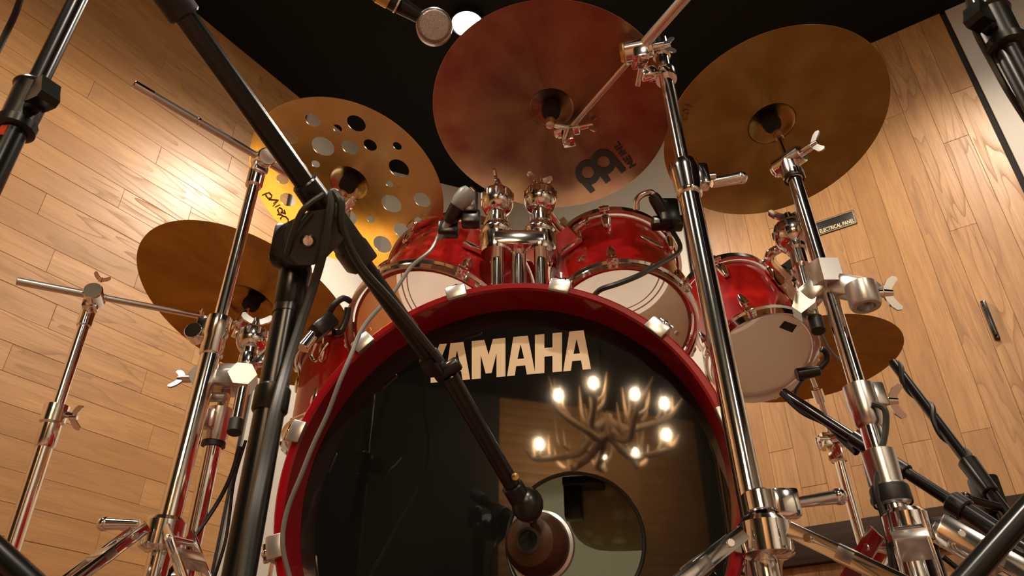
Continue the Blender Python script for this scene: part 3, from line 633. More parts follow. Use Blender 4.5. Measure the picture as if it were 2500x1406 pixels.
# ------------------------------------------------------------------ chrome stands
def tripod(root, P, zh, spread, az, m=M_CHROME, wd=.018, gap=.020, sleeve=True):   # double-braced legs from a hinge at height zh
    C = V((P.x, P.y, zh))
    for a in az:
        d = V((math.cos(a), math.sin(a), 0)); t = V((-d.y, d.x, 0)); A = C + d * .032; B = V((P.x, P.y, .02)) + d * spread
        g = G()
        for s in (-1, 1):
            g.bar(A + t * s * gap / 2, B + t * s * gap / 2, .004, wd, d)
        for f in (.05, .5, .94): g.tube(A + (B - A) * f - t * (gap / 2 + .004), A + (B - A) * f + t * (gap / 2 + .004), .0045, n=10)
        lg = part('leg', g, m, root)
        br = G(); q = A + (B - A) * .52; lo = V((P.x, P.y, max(.07, zh - .20)))+ d * .02
        for s in (-1, 1): br.bar(lo + t * s * gap * .36, q + t * s * gap * .36, .0035, .013, d)
        part('brace', br, m, lg)
        part('rubber_foot', G().ball(B, .016, 14, .9), M_RUBBER, lg)
        if sleeve: part('leg_sleeve', G().bar(A + (B - A) * .11, A + (B - A) * .16, gap + .004, wd + .002, d, .003), M_BRUSHED, lg)
    part('hub', G().lathe([(.020, -.022), (.027, -.018), (.027, .014), (.022, .020)], C, Z, 28), M_CHROME, root)
    part('lower_hub', G().lathe([(.018, -.014), (.022, -.010), (.022, .010), (.018, .014)], V((P.x, P.y, max(.07, zh - .20))), Z, 24), M_CHROME, root)
    return C
def lerp(a, b, t): return a + (b - a) * t
# stand E: the big one in front, right of the bass drum, carrying the MEINL cymbal
A, B = at(1872, 1406, .80), at(1628, 200, 1.30); ax = (B - A).normalized(); foot = A - ax * (A.z - .03) / ax.z
E = thing('cymbal_stand', 'thick chrome boom stand in front of the bass drum right edge, rising full height', 'cymbal stand', V((foot.x, foot.y, 0)), 'chrome cymbal stands')
J = A + ax * ((at(1703, 455, 1.16) - A).dot(ax)); top = A + ax * ((at(1612, 92, 1.36) - A).dot(ax)); L1 = A + ax * ((at(1630, 185, 1.31) - A).dot(ax))
part('lower_tube', G().tube(foot, J, .0152, n=28), M_CHROME, E); part('upper_tube', G().tube(J, top, .0118, n=28), M_CHROME, E)
c = part('height_clamp', G().lathe([(.0165, -.030), (.019, -.027), (.0195, -.022), (.0225, .020), (.0235, .034), (.021, .038), (.0125, .038)], J, ax, 28).box(J + X * .024 + ax * .012, X, Y, ax, .010, .012, .022, .004), M_CHROME, E)
g = G().tube(J + X * .03 + ax * .012, J + X * .045 + ax * .014, .006, n=12); g.tube(J + V((.040, .01, .008)), J + V((.088, .012, .020)), .0085, .0095, 16); g.ball(J + V((.088, .012, .020)), .0105, 14); part('clamp_handle', g, M_CHROME, c)
c = part('memory_lock', G().clamp(L1, ax, .0185, .024, -X), M_CHROME, E); g = G().bar(L1 - X * .018 - Y * .01, L1 - X * .046 - Y * .012 - Z * .012, .018, .020, Z, .004); g.tube(L1 - X * .048 - Y * .03 - Z * .012, L1 - X * .048 + Y * .01 - Z * .012, .005, n=12); part('lock_screw', g, M_CHROME, c)
rodA, rodB = at(1690, -25, 1.22), at(1392, 312, 1.478); rd = (rodB - rodA).normalized(); K = rodA + rd * ((top - rodA).dot(rd)); kn = rodA + rd * ((at(1538, 132, 1.35) - rodA).dot(rd))
part('boom_rod', G().tube(rodA - rd * .12, rodB, .0062, n=18), M_BRUSHED, E); part('boom_grip', G().tube(rodA - rd * .12, kn, .0098, .0092, 20).tube(kn, kn + rd * .008, .0085, .0065, 18), M_BRUSHED, E, 'knurled boom tube')
g = G(); sd = V((1, -.25, 0)).normalized(); g.tube(K - sd * .026, K + sd * .024, .018, n=28); g.tube(top - ax * .045, top + ax * .004, .0155, n=24); g.box(K - Z * .012, sd, Y, Z, .014, .016, .020, .004); bt = part('boom_tilter', g, M_CHROME, E)
part('tilter_cap', G().lathe([(.0165, 0), (.0175, .003), (.0155, .008), (.008, .009)], K - sd * .025, -sd, 24), M_BRASS, bt, 'brass coloured end cap')
g = G().tube(K + sd * .022, K + sd * .044, .007, n=14); g.wing(K + sd * .046 - Z * .004, sd, V((.2, 0, 1)), .017); part('wing_nut', g, M_CHROME, bt)
tl = rodB; tilter(E, tl + rd * .006, V((0, 0, 1)), V((.95, -.3, -.25)), 1.15); cym_top(E, M1, pf1, tl)
tripod(E, foot, .272, .40, [math.radians(a) for a in (190, -40, 80)], wd=.016, gap=.034)
g = G().lathe([(.0162, -.012), (.0180, -.010), (.0182, .010), (.0162, .012)], V((foot.x, foot.y, .308)), ax, 28).box(V((foot.x + .028, foot.y, .308)), X, Y, Z, .014, .010, .016, .004); c = part('hub_clamp', g, M_CHROME, E)
g = G().tube(V((foot.x + .04, foot.y - .004, .308)), V((foot.x + .085, foot.y - .006, .314)), .006, .008, 12); g.ball(V((foot.x + .085, foot.y - .006, .314)), .0095, 12); part('clamp_handle', g, M_CHROME, c)

# stand F: right, carries the upper right cymbal
A, B = at(2172, 1200, .97), at(1932, 412, 1.305); ax = (B - A).normalized(); foot = A - ax * (A.z - .03) / ax.z
F = thing('cymbal_stand', 'chrome straight stand at the right with grey clamp blocks, under the gold cymbal', 'cymbal stand', V((foot.x, foot.y, 0)), 'chrome cymbal stands')
def onF(u, v): 
    d = (at(u, v, 1) - at(u, v, 0)); 
    best = min((abs((foot + ax * (i * .002) - V((0, 0, CZ))).normalized().cross(d.normalized()).length), i) for i in range(0, 700)); return foot + ax * (best[1] * .002)
J = onF(2118, 985); J2 = onF(2155, 1150)
part('lower_tube', G().tube(foot, J2, .0155, n=28), M_CHROME, F); part('middle_tube', G().tube(J2, J, .0135, n=28), M_CHROME, F); part('upper_tube', G().tube(J, B, .0115, n=28), M_CHROME, F)
c = part('height_clamp', G().lathe([(.0145, -.034), (.0175, -.03), (.0185, -.012), (.0205, .0), (.0205, .028), (.0125, .030)], J, ax, 28).box(J + X * .020 + ax * .014, X, Y, ax, .012, .012, .018, .004), M_BRUSHED, F); g = G().wing(J + X * .040 + ax * .006, X, V((0, -.3, 1)), .020); part('wing_nut', g, M_CHROME, c)
part('height_clamp', G().lathe([(.018, -.045), (.0225, -.042), (.0235, -.02), (.0195, -.018), (.0215, .026), (.0145, .030)], J2, ax, 28), M_BRUSHED, F); part('collar_band', G().lathe([(.0236, -.044), (.0242, -.042), (.0242, -.024), (.0236, -.022)], J2, ax, 28, True), M_RUBBER, F)
tilter(F, B + ax * .018, ax, V((.55, -.7, .2)), 1.35); part('tilter_collar', G().lathe([(.013, -.020), (.0165, -.018), (.0165, .020), (.012, .024)], B, ax, 24), M_BRUSHED, F); part('collar_ring', G().lathe([(.0140, -.026), (.0168, -.026), (.0168, -.019), (.0140, -.019)], B, ax, 24, True), M_RUBBER, F); cym_top(F, M2, pf2, B + ax * .02)
tripod(F, foot, .315, .42, [math.radians(a) for a in (-117, -8, 115)], wd=.026, gap=.034)

# multi clamp on stand F with its rods
def hexblock(C, X_, Y_, Z_, r, l):
    return G().prism([(r * math.cos(math.radians(60 * i)), r * .9 * math.sin(math.radians(60 * i))) for i in range(6)], V(C) - V(Z_) * l / 2, X_, Y_, Z_, l)
Q = onF(2040, 690); v1 = V((.86, -.35, .12)).normalized(); v2 = V((-.82, -.40, -.05)).normalized()
mc = thing('multi_clamp', 'grey cast multi clamp with wing nut gripping the right chrome stand', 'clamp', Q, 'cast multi clamps')
g = hexblock(Q - Y * .004 + Z * .012, X, Y, Z, .030, .040); part('stand_jaw', g, M_CAST, mc)
P2 = at(2092, 716, 1.10); g = G().bar(Q + X * .01, P2 + X * .03, .040, .034, Z, .009); g.lathe([(.020, -.02), (.022, -.016), (.022, .016), (.014, .018), (.013, -.02)], P2 + X * .008 - Z * .003, Z, 24, True); part('side_arm', g, M_CAST, mc)
g = G().tube(P2 + X * .028, P2 + X * .046, .006, n=12); g.wing(P2 + X * .042, X, V((0, -.2, 1)), .022); part('wing_nut', g, M_CHROME, mc)
P3 = at(1968, 735, 1.16); g = hexblock(P3, (Q - P3).normalized(), Z, (Q - P3).normalized().cross(Z), .026, .036); g.bar(Q - X * .01, P3, .034, .030, Z, .008); part('front_jaw', g, M_CAST, mc); g = G().wing(at(1942, 690, 1.15), V((-.5, -.8, .1)), Z, .016); part('wing_nut', g, M_CHROME, mc)

# holder of the small tom
th2 = thing('tom_holder', 'chrome tom holder with ribbed clamp and wing nut beside the smallest tom', 'drum mount', at(1990, 800, 1.155))
r0, r1p = at(1994, 792, 1.145), at(1936, 575, 1.275); rx = (r1p - r0).normalized()
part('rod', G().tube(r0, r1p, .0085, n=20), M_CHROME, th2); part('rod_tip', G().tube(r0 - rx * .014, r0 + rx * .014, .0108, n=18), M_RUBBER, th2, 'black rubber tip')
part('sleeve', G().tube(lerp(r0, r1p, .62), lerp(r0, r1p, .86), .0135, n=20).tube(lerp(r0, r1p, .80), lerp(r0, r1p, .95), .017, n=20), M_CHROME, th2)
kb = part('clamp_ball', knob(G(), r1p, rx, .030), M_CHROME, th2); g = G().tube(r1p + rx * .024, r1p + rx * .040, .008, n=14); g.wing(r1p + rx * .042, rx, V((1, -.15, .1)), .026); part('wing_nut', g, M_CHROME, kb)
t, P, x, y, n, r = T3; a = math.radians(-42); er = x * math.cos(a) + y * math.sin(a); et = -x * math.sin(a) + y * math.cos(a); q = P(a, r + .028, .15); q2 = at(1878, 632, 1.36)
part('arm', G().path([r1p - rx * .012, lerp(r1p, q2, .5), q2, q], .0085, 10), M_CHROME, th2); g = G().box(q - er * .018, et, n, er, .026, .036, .010, .004); g.prism([(-.026, -.030), (.026, -.030), (.017, .028), (-.017, .028)], q - er * .012, et, n, er, .040); g.wing(q + n * .036 - et * .02, -et, n, .013)
part('mount_block', g, M_CHROME, t)

# stand A: left chrome boom stand of the pierced cymbal
A, B = at(405, 1300, 1.0), at(628, 420, 1.355); ax = (B - A).normalized(); foot = A - ax * (A.z - .03) / ax.z
SA = thing('cymbal_stand', 'tall chrome boom stand at the left passing in front of the brown cymbal', 'cymbal stand', V((foot.x, foot.y, 0)), 'chrome cymbal stands')
J = lerp(A, B, (1300 - 830) / 880 * .90)
J = A + ax * ((at(528, 830, 1.165) - A).dot(ax))
part('lower_tube', G().tube(foot, J, .0148, n=28), M_CHROME, SA); part('upper_tube', G().tube(J, B, .0100, n=24), M_CHROME, SA)
c = part('height_clamp', G().lathe([(.0155, -.030), (.0175, -.027), (.0175, .0), (.0195, .004), (.0195, .036), (.0105, .038)], J, ax, 28).box(J - X * .020 + ax * .018, X, Y, ax, .012, .011, .018, .004), M_CHROME, SA); g = G().tube(J - X * .032 - Y * .012 + ax * .010, J - X * .032 + Y * .012 + ax * .010, .014, n=20); g.wing(J - X * .024 + ax * .036, ax, V((.2, 1, 0)), .013); part('clamp_screw', g, M_CHROME, c)
rA, rB = at(326, 205, 1.22), at(842, 506, 1.47); rd = (rB - rA).normalized(); K = rA + rd * ((B - rA).dot(rd))
part('boom_rod', G().tube(rA, rB, .0067, n=16), M_BRUSHED, SA); part('boom_end', G().tube(rA, lerp(rA, rB, .08), .0073, n=16), M_CHROME, SA); part('boom_ring', G().tube(lerp(rA, rB, .26), lerp(rA, rB, .275), .0075, n=16), M_CHROME, SA)
g = G(); sd = V((.62, -.72, -.3)).normalized(); g.tube(K - sd * .020, K + sd * .022, .0165, n=26); g.tube(B - ax * .035, B + ax * .002, .0145, n=24); g.box(lerp(K, B, .5), sd, sd.cross(ax), ax, .014, .014, .018, .004); bt = part('boom_tilter', g, M_CHROME, SA); g = G().wing(K + V((.034, -.01, .004)), V((1, -.2, .1)), Z, .014); part('wing_nut', g, M_CHROME, bt)
tilter(SA, rB, Z, V((.6, -.8, 0)), 1.0); cym_top(SA, M3, pf3, rB)
tripod(SA, foot, .325, .31, [math.radians(a) for a in (233, 95, -35)], wd=.014, gap=.036)
g = G().tube(V((foot.x - .03, foot.y - .01, .335)), V((foot.x - .075, foot.y - .012, .335)), .006, .0085, 12); g.ball(V((foot.x - .075, foot.y - .012, .335)), .0095, 12); part('clamp_handle', g, M_CHROME, SA)

# stand D: short chrome stand with the empty tom holder
A, B = at(466, 1340, 1.05), at(547, 965, 1.155); ax = (B - A).normalized(); foot = A - ax * (A.z - .03) / ax.z
SD = thing('tom_stand', 'short chrome tom stand just right of the tall left stand', 'tom stand', V((foot.x, foot.y, 0)))
J = A + ax * ((at(527, 1045, 1.13) - A).dot(ax))
part('lower_tube', G().tube(foot, J, .0125, n=26), M_CHROME, SD); part('upper_tube', G().tube(J, B + ax * .02, .0095, n=24), M_CHROME, SD)
c = part('height_clamp', G().lathe([(.0135, -.022), (.0165, -.020), (.0185, -.010), (.0185, .030), (.0105, .032)], J, ax, 28).box(J - X * .006 - Y * .020 + ax * .006, X, Y, ax, .009, .008, .014, .003), M_BRUSHED, SD); part('clamp_screw', G().tube(J - Y * .02 + ax * .040 - X * .016, J - Y * .02 + ax * .040 + X * .012, .0075, n=14), M_CAST, c); part('collar_ring', G().lathe([(.013, -.028), (.0172, -.028), (.0172, -.021), (.013, -.021)], J, ax, 26, True), M_RUBBER, SD)
tripod(SD, foot, .255, .34, [math.radians(a) for a in (-38, 95, 215)], wd=.028, gap=.020)
Q = B + ax * .024
mc = thing('multi_clamp', 'grey cast multi clamp with wing nut joining the tubes at the left', 'clamp', Q, 'cast multi clamps')
q1, q2 = at(600, 925, 1.13), at(500, 925, 1.15); g = G().bar(q2, q1, .028, .026, Z, .006); g.box(Q, X, Y, Z, .022, .024, .020, .006); part('body', g, M_CAST, mc)
part('rod_jaw', hexblock(q1 - X * .004, (X + Y * .25).normalized(), Z, V((.25, -1, 0)).normalized(), .021, .040), M_CAST, mc); part('stand_jaw', hexblock(q2, X, Z, -Y, .020, .036), M_CAST, mc)
g = G().tube(q2 - X * .016, q2 - X * .034, .006, n=12); g.wing(q2 - X * .034, -X, V((0, .5, 1)), .017); part('wing_nut', g, M_BRUSHED, mc)
ho = thing('tom_holder', 'unused chrome tom holder with ribbed knob and wing nut at the left', 'drum mount', at(574, 1045, 1.09))
r0, r1p = at(575, 1040, 1.07), at(617, 830, 1.175); rx = (r1p - r0).normalized()
part('rod', G().tube(r0, r1p, .0085, n=20), M_CHROME, ho); part('rod_tip', G().tube(r0 - rx * .012, r0 + rx * .010, .0105, n=18), M_RUBBER, ho, 'black rubber tip'); part('memory_lock', G().clamp(lerp(r0, r1p, .73), rx, .015, .020, X), M_CHROME, ho)
g = G().tube(lerp(r0, r1p, .78), lerp(r0, r1p, .92), .0125, n=20); part('neck', g, M_CHROME, ho); kb = part('clamp_knob', knob(G(), r1p, rx, .0235), M_CHROME, ho); g = G().tube(r1p + rx * .02, r1p + rx * .034, .0065, n=12); g.wing(r1p + rx * .034, rx, V((1, .3, 0)), .020); part('wing_nut', g, M_CHROME, kb)

# stand B: far left, for the brown cymbal
A, B = at(30, 1330, 1.26), at(222, 742, 1.49); ax = (B - A).normalized(); foot = A - ax * (A.z - .03) / ax.z
SB = thing('cymbal_stand', 'chrome boom stand nearest the left wall, its boom reaching the brown cymbal', 'cymbal stand', V((foot.x, foot.y, 0)), 'chrome cymbal stands')
J = A + ax * ((at(122, 1025, 1.37) - A).dot(ax)); part('lower_tube', G().tube(foot, J, .0145, n=26), M_CHROME, SB); part('upper_tube', G().tube(J, B, .0105, n=24), M_CHROME, SB)
c = part('height_clamp', G().lathe([(.0155, -.052), (.0175, -.048), (.0175, -.01), (.0215, -.006), (.0215, .026), (.0115, .028)], J, ax, 28), M_CHROME, SB); g = G().tube(J + X * .018 + ax * .01, J + X * .036 + ax * .008, .006, n=12); g.wing(J + X * .034 + ax * .004, X, V((.1, -.4, 1)), .019); part('wing_nut', g, M_CHROME, c)
rA, rB = at(40, 686, 1.40), at(585, 790, 1.62); rd = (rB - rA).normalized(); K = rA + rd * ((B - rA).dot(rd))
part('boom_rod', G().tube(rA, rB, .0062, n=16), M_BRUSHED, SB); part('boom_grip', G().tube(rA, K + rd * .02, .0075, n=16), M_BRUSHED, SB)
g = G(); sd = V((.3, -.95, 0)).normalized(); g.tube(K - sd * .020, K + sd * .022, .018, n=26); g.tube(B - ax * .05, B + ax * .002, .0135, n=24); g.box(lerp(K, B, .5), sd, sd.cross(ax), ax, .013, .014, .022, .004); bt = part('boom_tilter', g, M_CHROME, SB); g = G().wing(K + V((.012, -.016, .026)), V((.4, -.5, .8)), X, .014); part('wing_nut', g, M_CHROME, bt)
tilter(SB, rB, Z, V((.6, -.8, 0)), 1.0); cym_top(SB, M4, pf4, rB)
tripod(SB, foot, .24, .30, [math.radians(a) for a in (100, 215, -20)])

# stand G: behind, for the low right cymbal
A, B = at(2095, 1290, 1.80), at(2035, 1075, 1.91); ax = (B - A).normalized(); foot = A - ax * (A.z - .03) / ax.z
SG = thing('cymbal_stand', 'thin chrome stand with small tilter under the low right cymbal', 'cymbal stand', V((foot.x, foot.y, 0)), 'chrome cymbal stands')
part('lower_tube', G().tube(foot, lerp(A, B, .82), .0125, n=24), M_CHROME, SG); part('collar', G().tube(lerp(A, B, .74), lerp(A, B, .95), .0155, n=24), M_CHROME, SG)
tp = at(1992, 945, 1.90); bt = part('upper_rod', G().tube(B, tp, .0085, n=18), M_CHROME, SG); tilter(SG, B, Z, V((.8, -.6, 0)), 1.7); g = G().box(B - X * .012, X, Y, Z, .020, .014, .018, .004).tube(B - X * .04 - Y * .01, B + X * .035 - Y * .01, .006, n=12); part('tilter_clamp', g, M_CHROME, SG)
part('top_collar', G().tube(lerp(B, tp, .72), lerp(B, tp, .98), .0135, n=20), M_CHROME, SG); cym_top(SG, M5, pf5, tp)
tripod(SG, foot, .26, .30, [math.radians(a) for a in (80, 200, -40)])

# ------------------------------------------------------------------ black microphone stands
def vert(u, v, d, z): p = at(u, v, d); return V((p.x, p.y, z))
def clutch(root, C, r, hgt, side, ax=Z):
    C = V(C); sd = V(side).normalized(); g = G().lathe([(r * .78, -hgt * .62), (r * .95, -hgt * .58), (r * .97, -hgt * .42), (r * .85, -hgt * .38), (r * .9, hgt * .42), (r, hgt * .46), (r * .96, hgt * .5)], C, ax, 28); g.box(C + sd * r * .9 , sd, ax.cross(sd), ax, r * .5, r * .35, hgt * .28, .003)
    c = part('clutch', g, M_PLASTIC, root); t = ax.cross(sd); q = C + sd * r * 1.35
    g = G().prism([(-.006, .018), (.010, .016), (.016, .002), (.024, -.012), (.020, -.018), (.004, -.014), (-.006, -.010)], q - t * .009, sd, ax, t, .018); part('clutch_lever', g, M_PLASTIC, c)
def mic_base(root, P, zh, spread, az, r=.009):
    C = V((P.x, P.y, zh)); part('hub', G().lathe([(.018, -.03), (.024, -.026), (.026, .02), (.018, .03)], C, Z, 24), M_PLASTIC, root)
    for a in az:
        d = V((math.cos(a), math.sin(a), 0)); lg = part('leg', G().tube(C + d * .02, V((P.x, P.y, .015)) + d * spread, r, n=14), M_BLACK, root); part('rubber_foot', G().ball(V((P.x, P.y, .015)) + d * spread, r * 1.5, 12), M_RUBBER, lg)
def blackpole(root, P, z0, z1, zj, r1, r2, name='pole'):
    part('lower_tube', G().tube(V((P.x, P.y, z0)), V((P.x, P.y, zj)), r1, n=24), M_BLACK, root); part('upper_tube', G().tube(V((P.x, P.y, zj)), V((P.x, P.y, z1)), r2, n=24), M_BLACK, root)
# far left pole
P = at(62, 262, .72); m1 = thing('microphone_stand', 'upright black microphone stand pole crossing the top left corner', 'microphone stand', V((P.x, P.y, 0)), 'black microphone stands')
blackpole(m1, P, .03, 1.35, P.z, .0118, .0092); clutch(m1, P, .0185, .052, V((.8, -.5, 0))); mic_base(m1, P, .10, .36, [math.radians(a) for a in (20, 140, 260)])
q = at(3, 345, .70); part('print', G().box(V((P.x, P.y - .0118, q.z)), X, Y, Z, .003, .0006, .006, 0), M_RED, m1, 'red printed mark')
# right upper pole
P = at(2436, 72, .80); m3 = thing('microphone_stand', 'upright black microphone stand pole crossing the top right corner', 'microphone stand', V((P.x, P.y, 0)), 'black microphone stands')
blackpole(m3, P, .03, 1.5, P.z, .0125, .0090); clutch(m3, P, .0205, .052, V((-.8, -.45, 0))); mic_base(m3, P, .10, .36, [math.radians(a) for a in (40, 160, 280)])
single('microphone_cable', G().path([at(2362, -30, .80), at(2368, 25, .80), at(2383, 80, .795), at(2420, 150, .79), at(2462, 225, .775), at(2530, 330, .76)], .0032, 8), M_SATIN, 'dark thin cable hanging along the top right stand pole', 'cable')
single('microphone_cable', G().path([at(60, -40, .66), at(40, 25, .66), at(15, 80, .66), at(-20, 150, .65)], .0028, 8), M_RUBBER, 'thin black cable crossing the top left corner', 'cable')
# main foreground boom
P = at(716, 690, .66); m2 = thing('microphone_stand', 'black boom stand in the foreground, boom slanting down across the bass drum', 'microphone stand', V((P.x, P.y, 0)), 'black microphone stands')
zt = at(720, 640, .66).z; zj = at(705, 790, .66).z
blackpole(m2, P, .03, zt, zj, .0118, .0085)
part('collar', G().lathe([(.0095, -.020), (.0125, -.018), (.0125, .016), (.0095, .020)], V((P.x, P.y, at(712, 740, .66).z)), Z, 26), M_PLASTIC, m2)
part('collar', G().lathe([(.0125, -.010), (.0140, -.008), (.0140, .010), (.0122, .012)], V((P.x, P.y, at(650, 1010, .62).z)), Z, 26), M_PLASTIC, m2)
b0_, b1_ = at(395, -40, .56), at(1052, 878, .745); bx = (b1_ - b0_).normalized()
Cc = b0_ + bx * ((at(800, 545, .665) - b0_).dot(bx)); tipw = b0_ + bx * ((at(452, 42, .575) - b0_).dot(bx))
part('boom_tube', G().tube(b0_, b1_, .0086, n=22), M_BLACK, m2); part('counterweight', G().tube(b0_ - bx * .10, tipw, .0125, n=24), M_RUBBER, m2)
s0, s1 = b0_ + bx * ((at(728, 452, .645) - b0_).dot(bx)), b0_ + bx * ((at(876, 648, .69) - b0_).dot(bx))
g = G().tube(s0, lerp(s0, s1, .34), .0115, .0125, 26); part('boom_sleeve', g, M_PLASTIC, m2)
x_, y_, z_ = frame(bx, -Y); g = G().box(lerp(s0, s1, .66), x_, y_, z_, .0125, .0115, (s1 - s0).length * .34, .004); g.box(lerp(s0, s1, .88), x_, y_, z_, .0140, .010, (s1 - s0).length * .13, .003); part('boom_clamp', g, M_SATIN, m2)
D = at(752, 588, .635); dn = (V((0, 0, CZ)) - D).normalized(); dx_, dy_, _ = frame(dn)
g = G().prism([(-.020, .000), (-.018, .013), (-.004, .024), (.012, .030), (.026, .018), (.028, .006), (.018, -.010), (.008, -.019), (-.004, -.021), (-.015, -.014)], D - dn * .012, dx_, dy_, dn, .014); hp = part('hinge_plate', g, M_SATIN, m2)
for q in hp.data.vertices: pass
part('hinge_bolt', G().lathe([(.0065, 0), (.0065, .003), (.004, .007), (.0, .008)], D + dn * .002, dn, 18), M_CHROME, hp, 'bright hinge bolt')
g = G().lathe([(.018, -.010), (.021, -.007), (.021, .007), (.018, .010)], D - dn * .024 - V((.008, 0, .004)), dn, 32); part('hinge_disc', g, M_PLASTIC, m2)
g = G().box(at(700, 600, .675), X, Y, Z, .012, .010, .020, .006); part('hinge_lever', g, M_PLASTIC, m2)
g = G().lathe([(.0095, -.034), (.0125, -.030), (.0140, .012), (.012, .018)], V((P.x, P.y, zt - .012)), Z, 24); part('hinge_socket', g, M_PLASTIC, m2)
g = G().box(b1_ + bx * .004, *frame(bx), .0085, .0095, .012, .003); g.lathe([(.006, -.014), (.0075, -.012), (.0075, .012), (.006, .014)], at(1092, 903, .752), V((.8, -.3, .4)), 18); part('joint', g, M_PLASTIC, m2)
e0, e1 = at(1096, 915, .755), at(1268, 1215, .80); part('extension', G().tube(e0, e1, .0088, .0085, 20), M_BLACK, m2)
g = G().tube(e1 - (e1 - e0).normalized() * .018, e1 + (e1 - e0).normalized() * .012, .0115, n=20); g.ball(at(1288, 1232, .802), .017, 18, 1.1); part('swivel', g, M_PLASTIC, m2); part('swivel_screw', G().lathe([(.004, 0), (.004, .006), (0, .008)], at(1258, 1168, .785), -Y, 12), M_BRASS, m2)
mic_base(m2, P, .10, .36, [math.radians(a) for a in (60, 180, 300)], .010)
single('microphone_cable', G().path([at(1075, 880, .735), at(960, 740, .70), at(880, 650, .67), at(836, 560, .640), at(832, 495, .635), at(812, 470, .640), at(806, 520, .632), at(790, 610, .630), at(768, 690, .635), at(738, 780, .618), at(702, 890, .585), at(672, 1000, .545), at(645, 1130, .51), at(615, 1280, .47), at(590, 1440, .44)], .0038, 8), M_SATIN, 'black cable looped over the boom clamp and running down the foreground pole', 'cable')
single('microphone_cable', G().path([at(760, 520, .628), at(720, 570, .625), at(700, 620, .628), at(735, 520, .62), at(790, 475, .630)], .0026, 8), M_SATIN, 'short black cable loop around the foreground boom hinge', 'cable')
single('microphone_cable', G().path([at(586, 1090, 1.12), at(560, 1170, 1.10), at(520, 1245, 1.08), at(440, 1360, 1.02), at(400, 1420, 1.0)], .0032, 8), M_RUBBER, 'thin black cable slanting down behind the left chrome tubes', 'cable')
single('microphone_cable', G().path([at(600, 1075, 1.14), at(572, 1170, 1.12), at(560, 1260, 1.10), at(548, 1330, 1.08), at(520, 1420, 1.06)], .0025, 8), M_RUBBER, 'second thin black cable hanging beside the foreground pole', 'cable')

# kick microphone in front of the port
K = at(1310, 1328, .835); kd = (V((.32, .92, .10))).normalized()
km = thing('kick_microphone', 'round dark bronze bass drum microphone aimed into the port', 'microphone', K)
part('body', G().lathe([(.0, -.030), (.012, -.0295), (.026, -.024), (.0335, -.010), (.0355, .004), (.0345, .022), (.030, .026)], K, kd, 48), M_BLUELED, km)
part('rim', G().lathe([(.0345, .010), (.0385, .012), (.0390, .018), (.0350, .021)], K, kd, 48, True), M_CAST, km, 'pale metal rim')
part('grille', G().lathe([(.0345, .021), (.034, .034), (.024, .046), (.0, .052)], K, kd, 40), M_MESH, km)
part('connector', G().lathe([(.0105, -.031), (.0135, -.031), (.0135, -.024), (.0105, -.024)], K, kd, 28, True), M_CHROME, km); part('socket', G().lathe([(0, -.0305), (.0108, -.0305)], K, kd, 24), M_RUBBER, km)
part('mount', G().tube(at(1288, 1240, .805), K + Z * .030 - kd * .004, .008, .007, 16), M_PLASTIC, km)

# lower right microphone stands
P = at(2135, 1128, 1.12); m4 = thing('microphone_stand', 'black boom stand at lower right, silver-black boom pointing up under the smallest tom', 'microphone stand', V((P.x, P.y, 0)), 'black microphone stands')
blackpole(m4, P, .03, P.z - .01, .30, .0125, .009); c0, c1 = at(1912, 958, 1.26), at(2520, 1352, .90); cx = (c1 - c0).normalized()
part('boom_tube', G().tube(c0, c1, .0082, n=20), M_BLACK, m4); s = lambda u, v, d: c0 + cx * ((at(u, v, d) - c0).dot(cx))
part('boom_sleeve', G().tube(s(2085, 1085, 1.14), s(2228, 1165, 1.06), .0115, n=22), M_PLASTIC, m4); part('boom_collar', G().tube(s(2330, 1235, 1.0), s(2368, 1258, .98), .0155, n=22), M_PLASTIC, m4); part('boom_lower', G().tube(s(2360, 1255, .98), c1, .0118, n=22), M_BLACK, m4)
g = G().box(P - Z * .01, X, Y, Z, .014, .014, .030, .006); part('hinge', g, M_PLASTIC, m4); g = G().tube(P + V((-.018, -.02, -.02)), P + V((-.020, -.02, -.060)), .004, n=10); g.ball(P + V((-.020, -.02, -.064)), .0105, 14); part('hinge_lever', g, M_PLASTIC, m4); mic_base(m4, P, .12, .30, [math.radians(a) for a in (30, 150, 270)])
single('microphone_cable', G().path([at(1908, 958, 1.25), at(1960, 1005, 1.22), at(2020, 1035, 1.18), at(2060, 1075, 1.155), at(2092, 1105, 1.13)], .0055, 8), M_RUBBER, 'thick black cable taped under the short lower right boom', 'cable')
P = at(2405, 1190, 1.16); m5 = thing('microphone_stand', 'black boom stand at far right, cable-wrapped boom reaching the low cymbal', 'microphone stand', V((P.x, P.y, 0)), 'black microphone stands')
c0, c1 = at(2180, 885, 1.42), at(2500, 1310, 1.06); cx = (c1 - c0).normalized(); part('boom_tube', G().tube(c0, c1, .0085, n=20), M_BLACK, m5); blackpole(m5, P, .03, P.z, .32, .0125, .009)
part('boom_sleeve', G().tube(lerp(c0, c1, .64), lerp(c0, c1, .80), .0150, .0125, 22), M_PLASTIC, m5); g = G().box(P - Z * .012, X, Y, Z, .018, .016, .030, .006); part('hinge', g, M_PLASTIC, m5); part('hinge_lever', G().tube(at(2358, 1216, 1.10), at(2440, 1238, 1.10), .006, n=12).ball(at(2358, 1216, 1.10), .009, 12), M_BLACK, m5); mic_base(m5, P, .12, .32, [math.radians(a) for a in (10, 130, 250)])
pts = []
for i in range(13):
    t = i / 12; q = lerp(c0, c1, t * .82); x_, y_, _ = frame(cx); a = i * 1.5; pts.append(q + (x_ * math.cos(a) + y_ * math.sin(a)) * .0085)
single('microphone_cable', G().path(pts, .0048, 8, 5), M_RUBBER, 'black cable wound around the far right boom', 'cable')
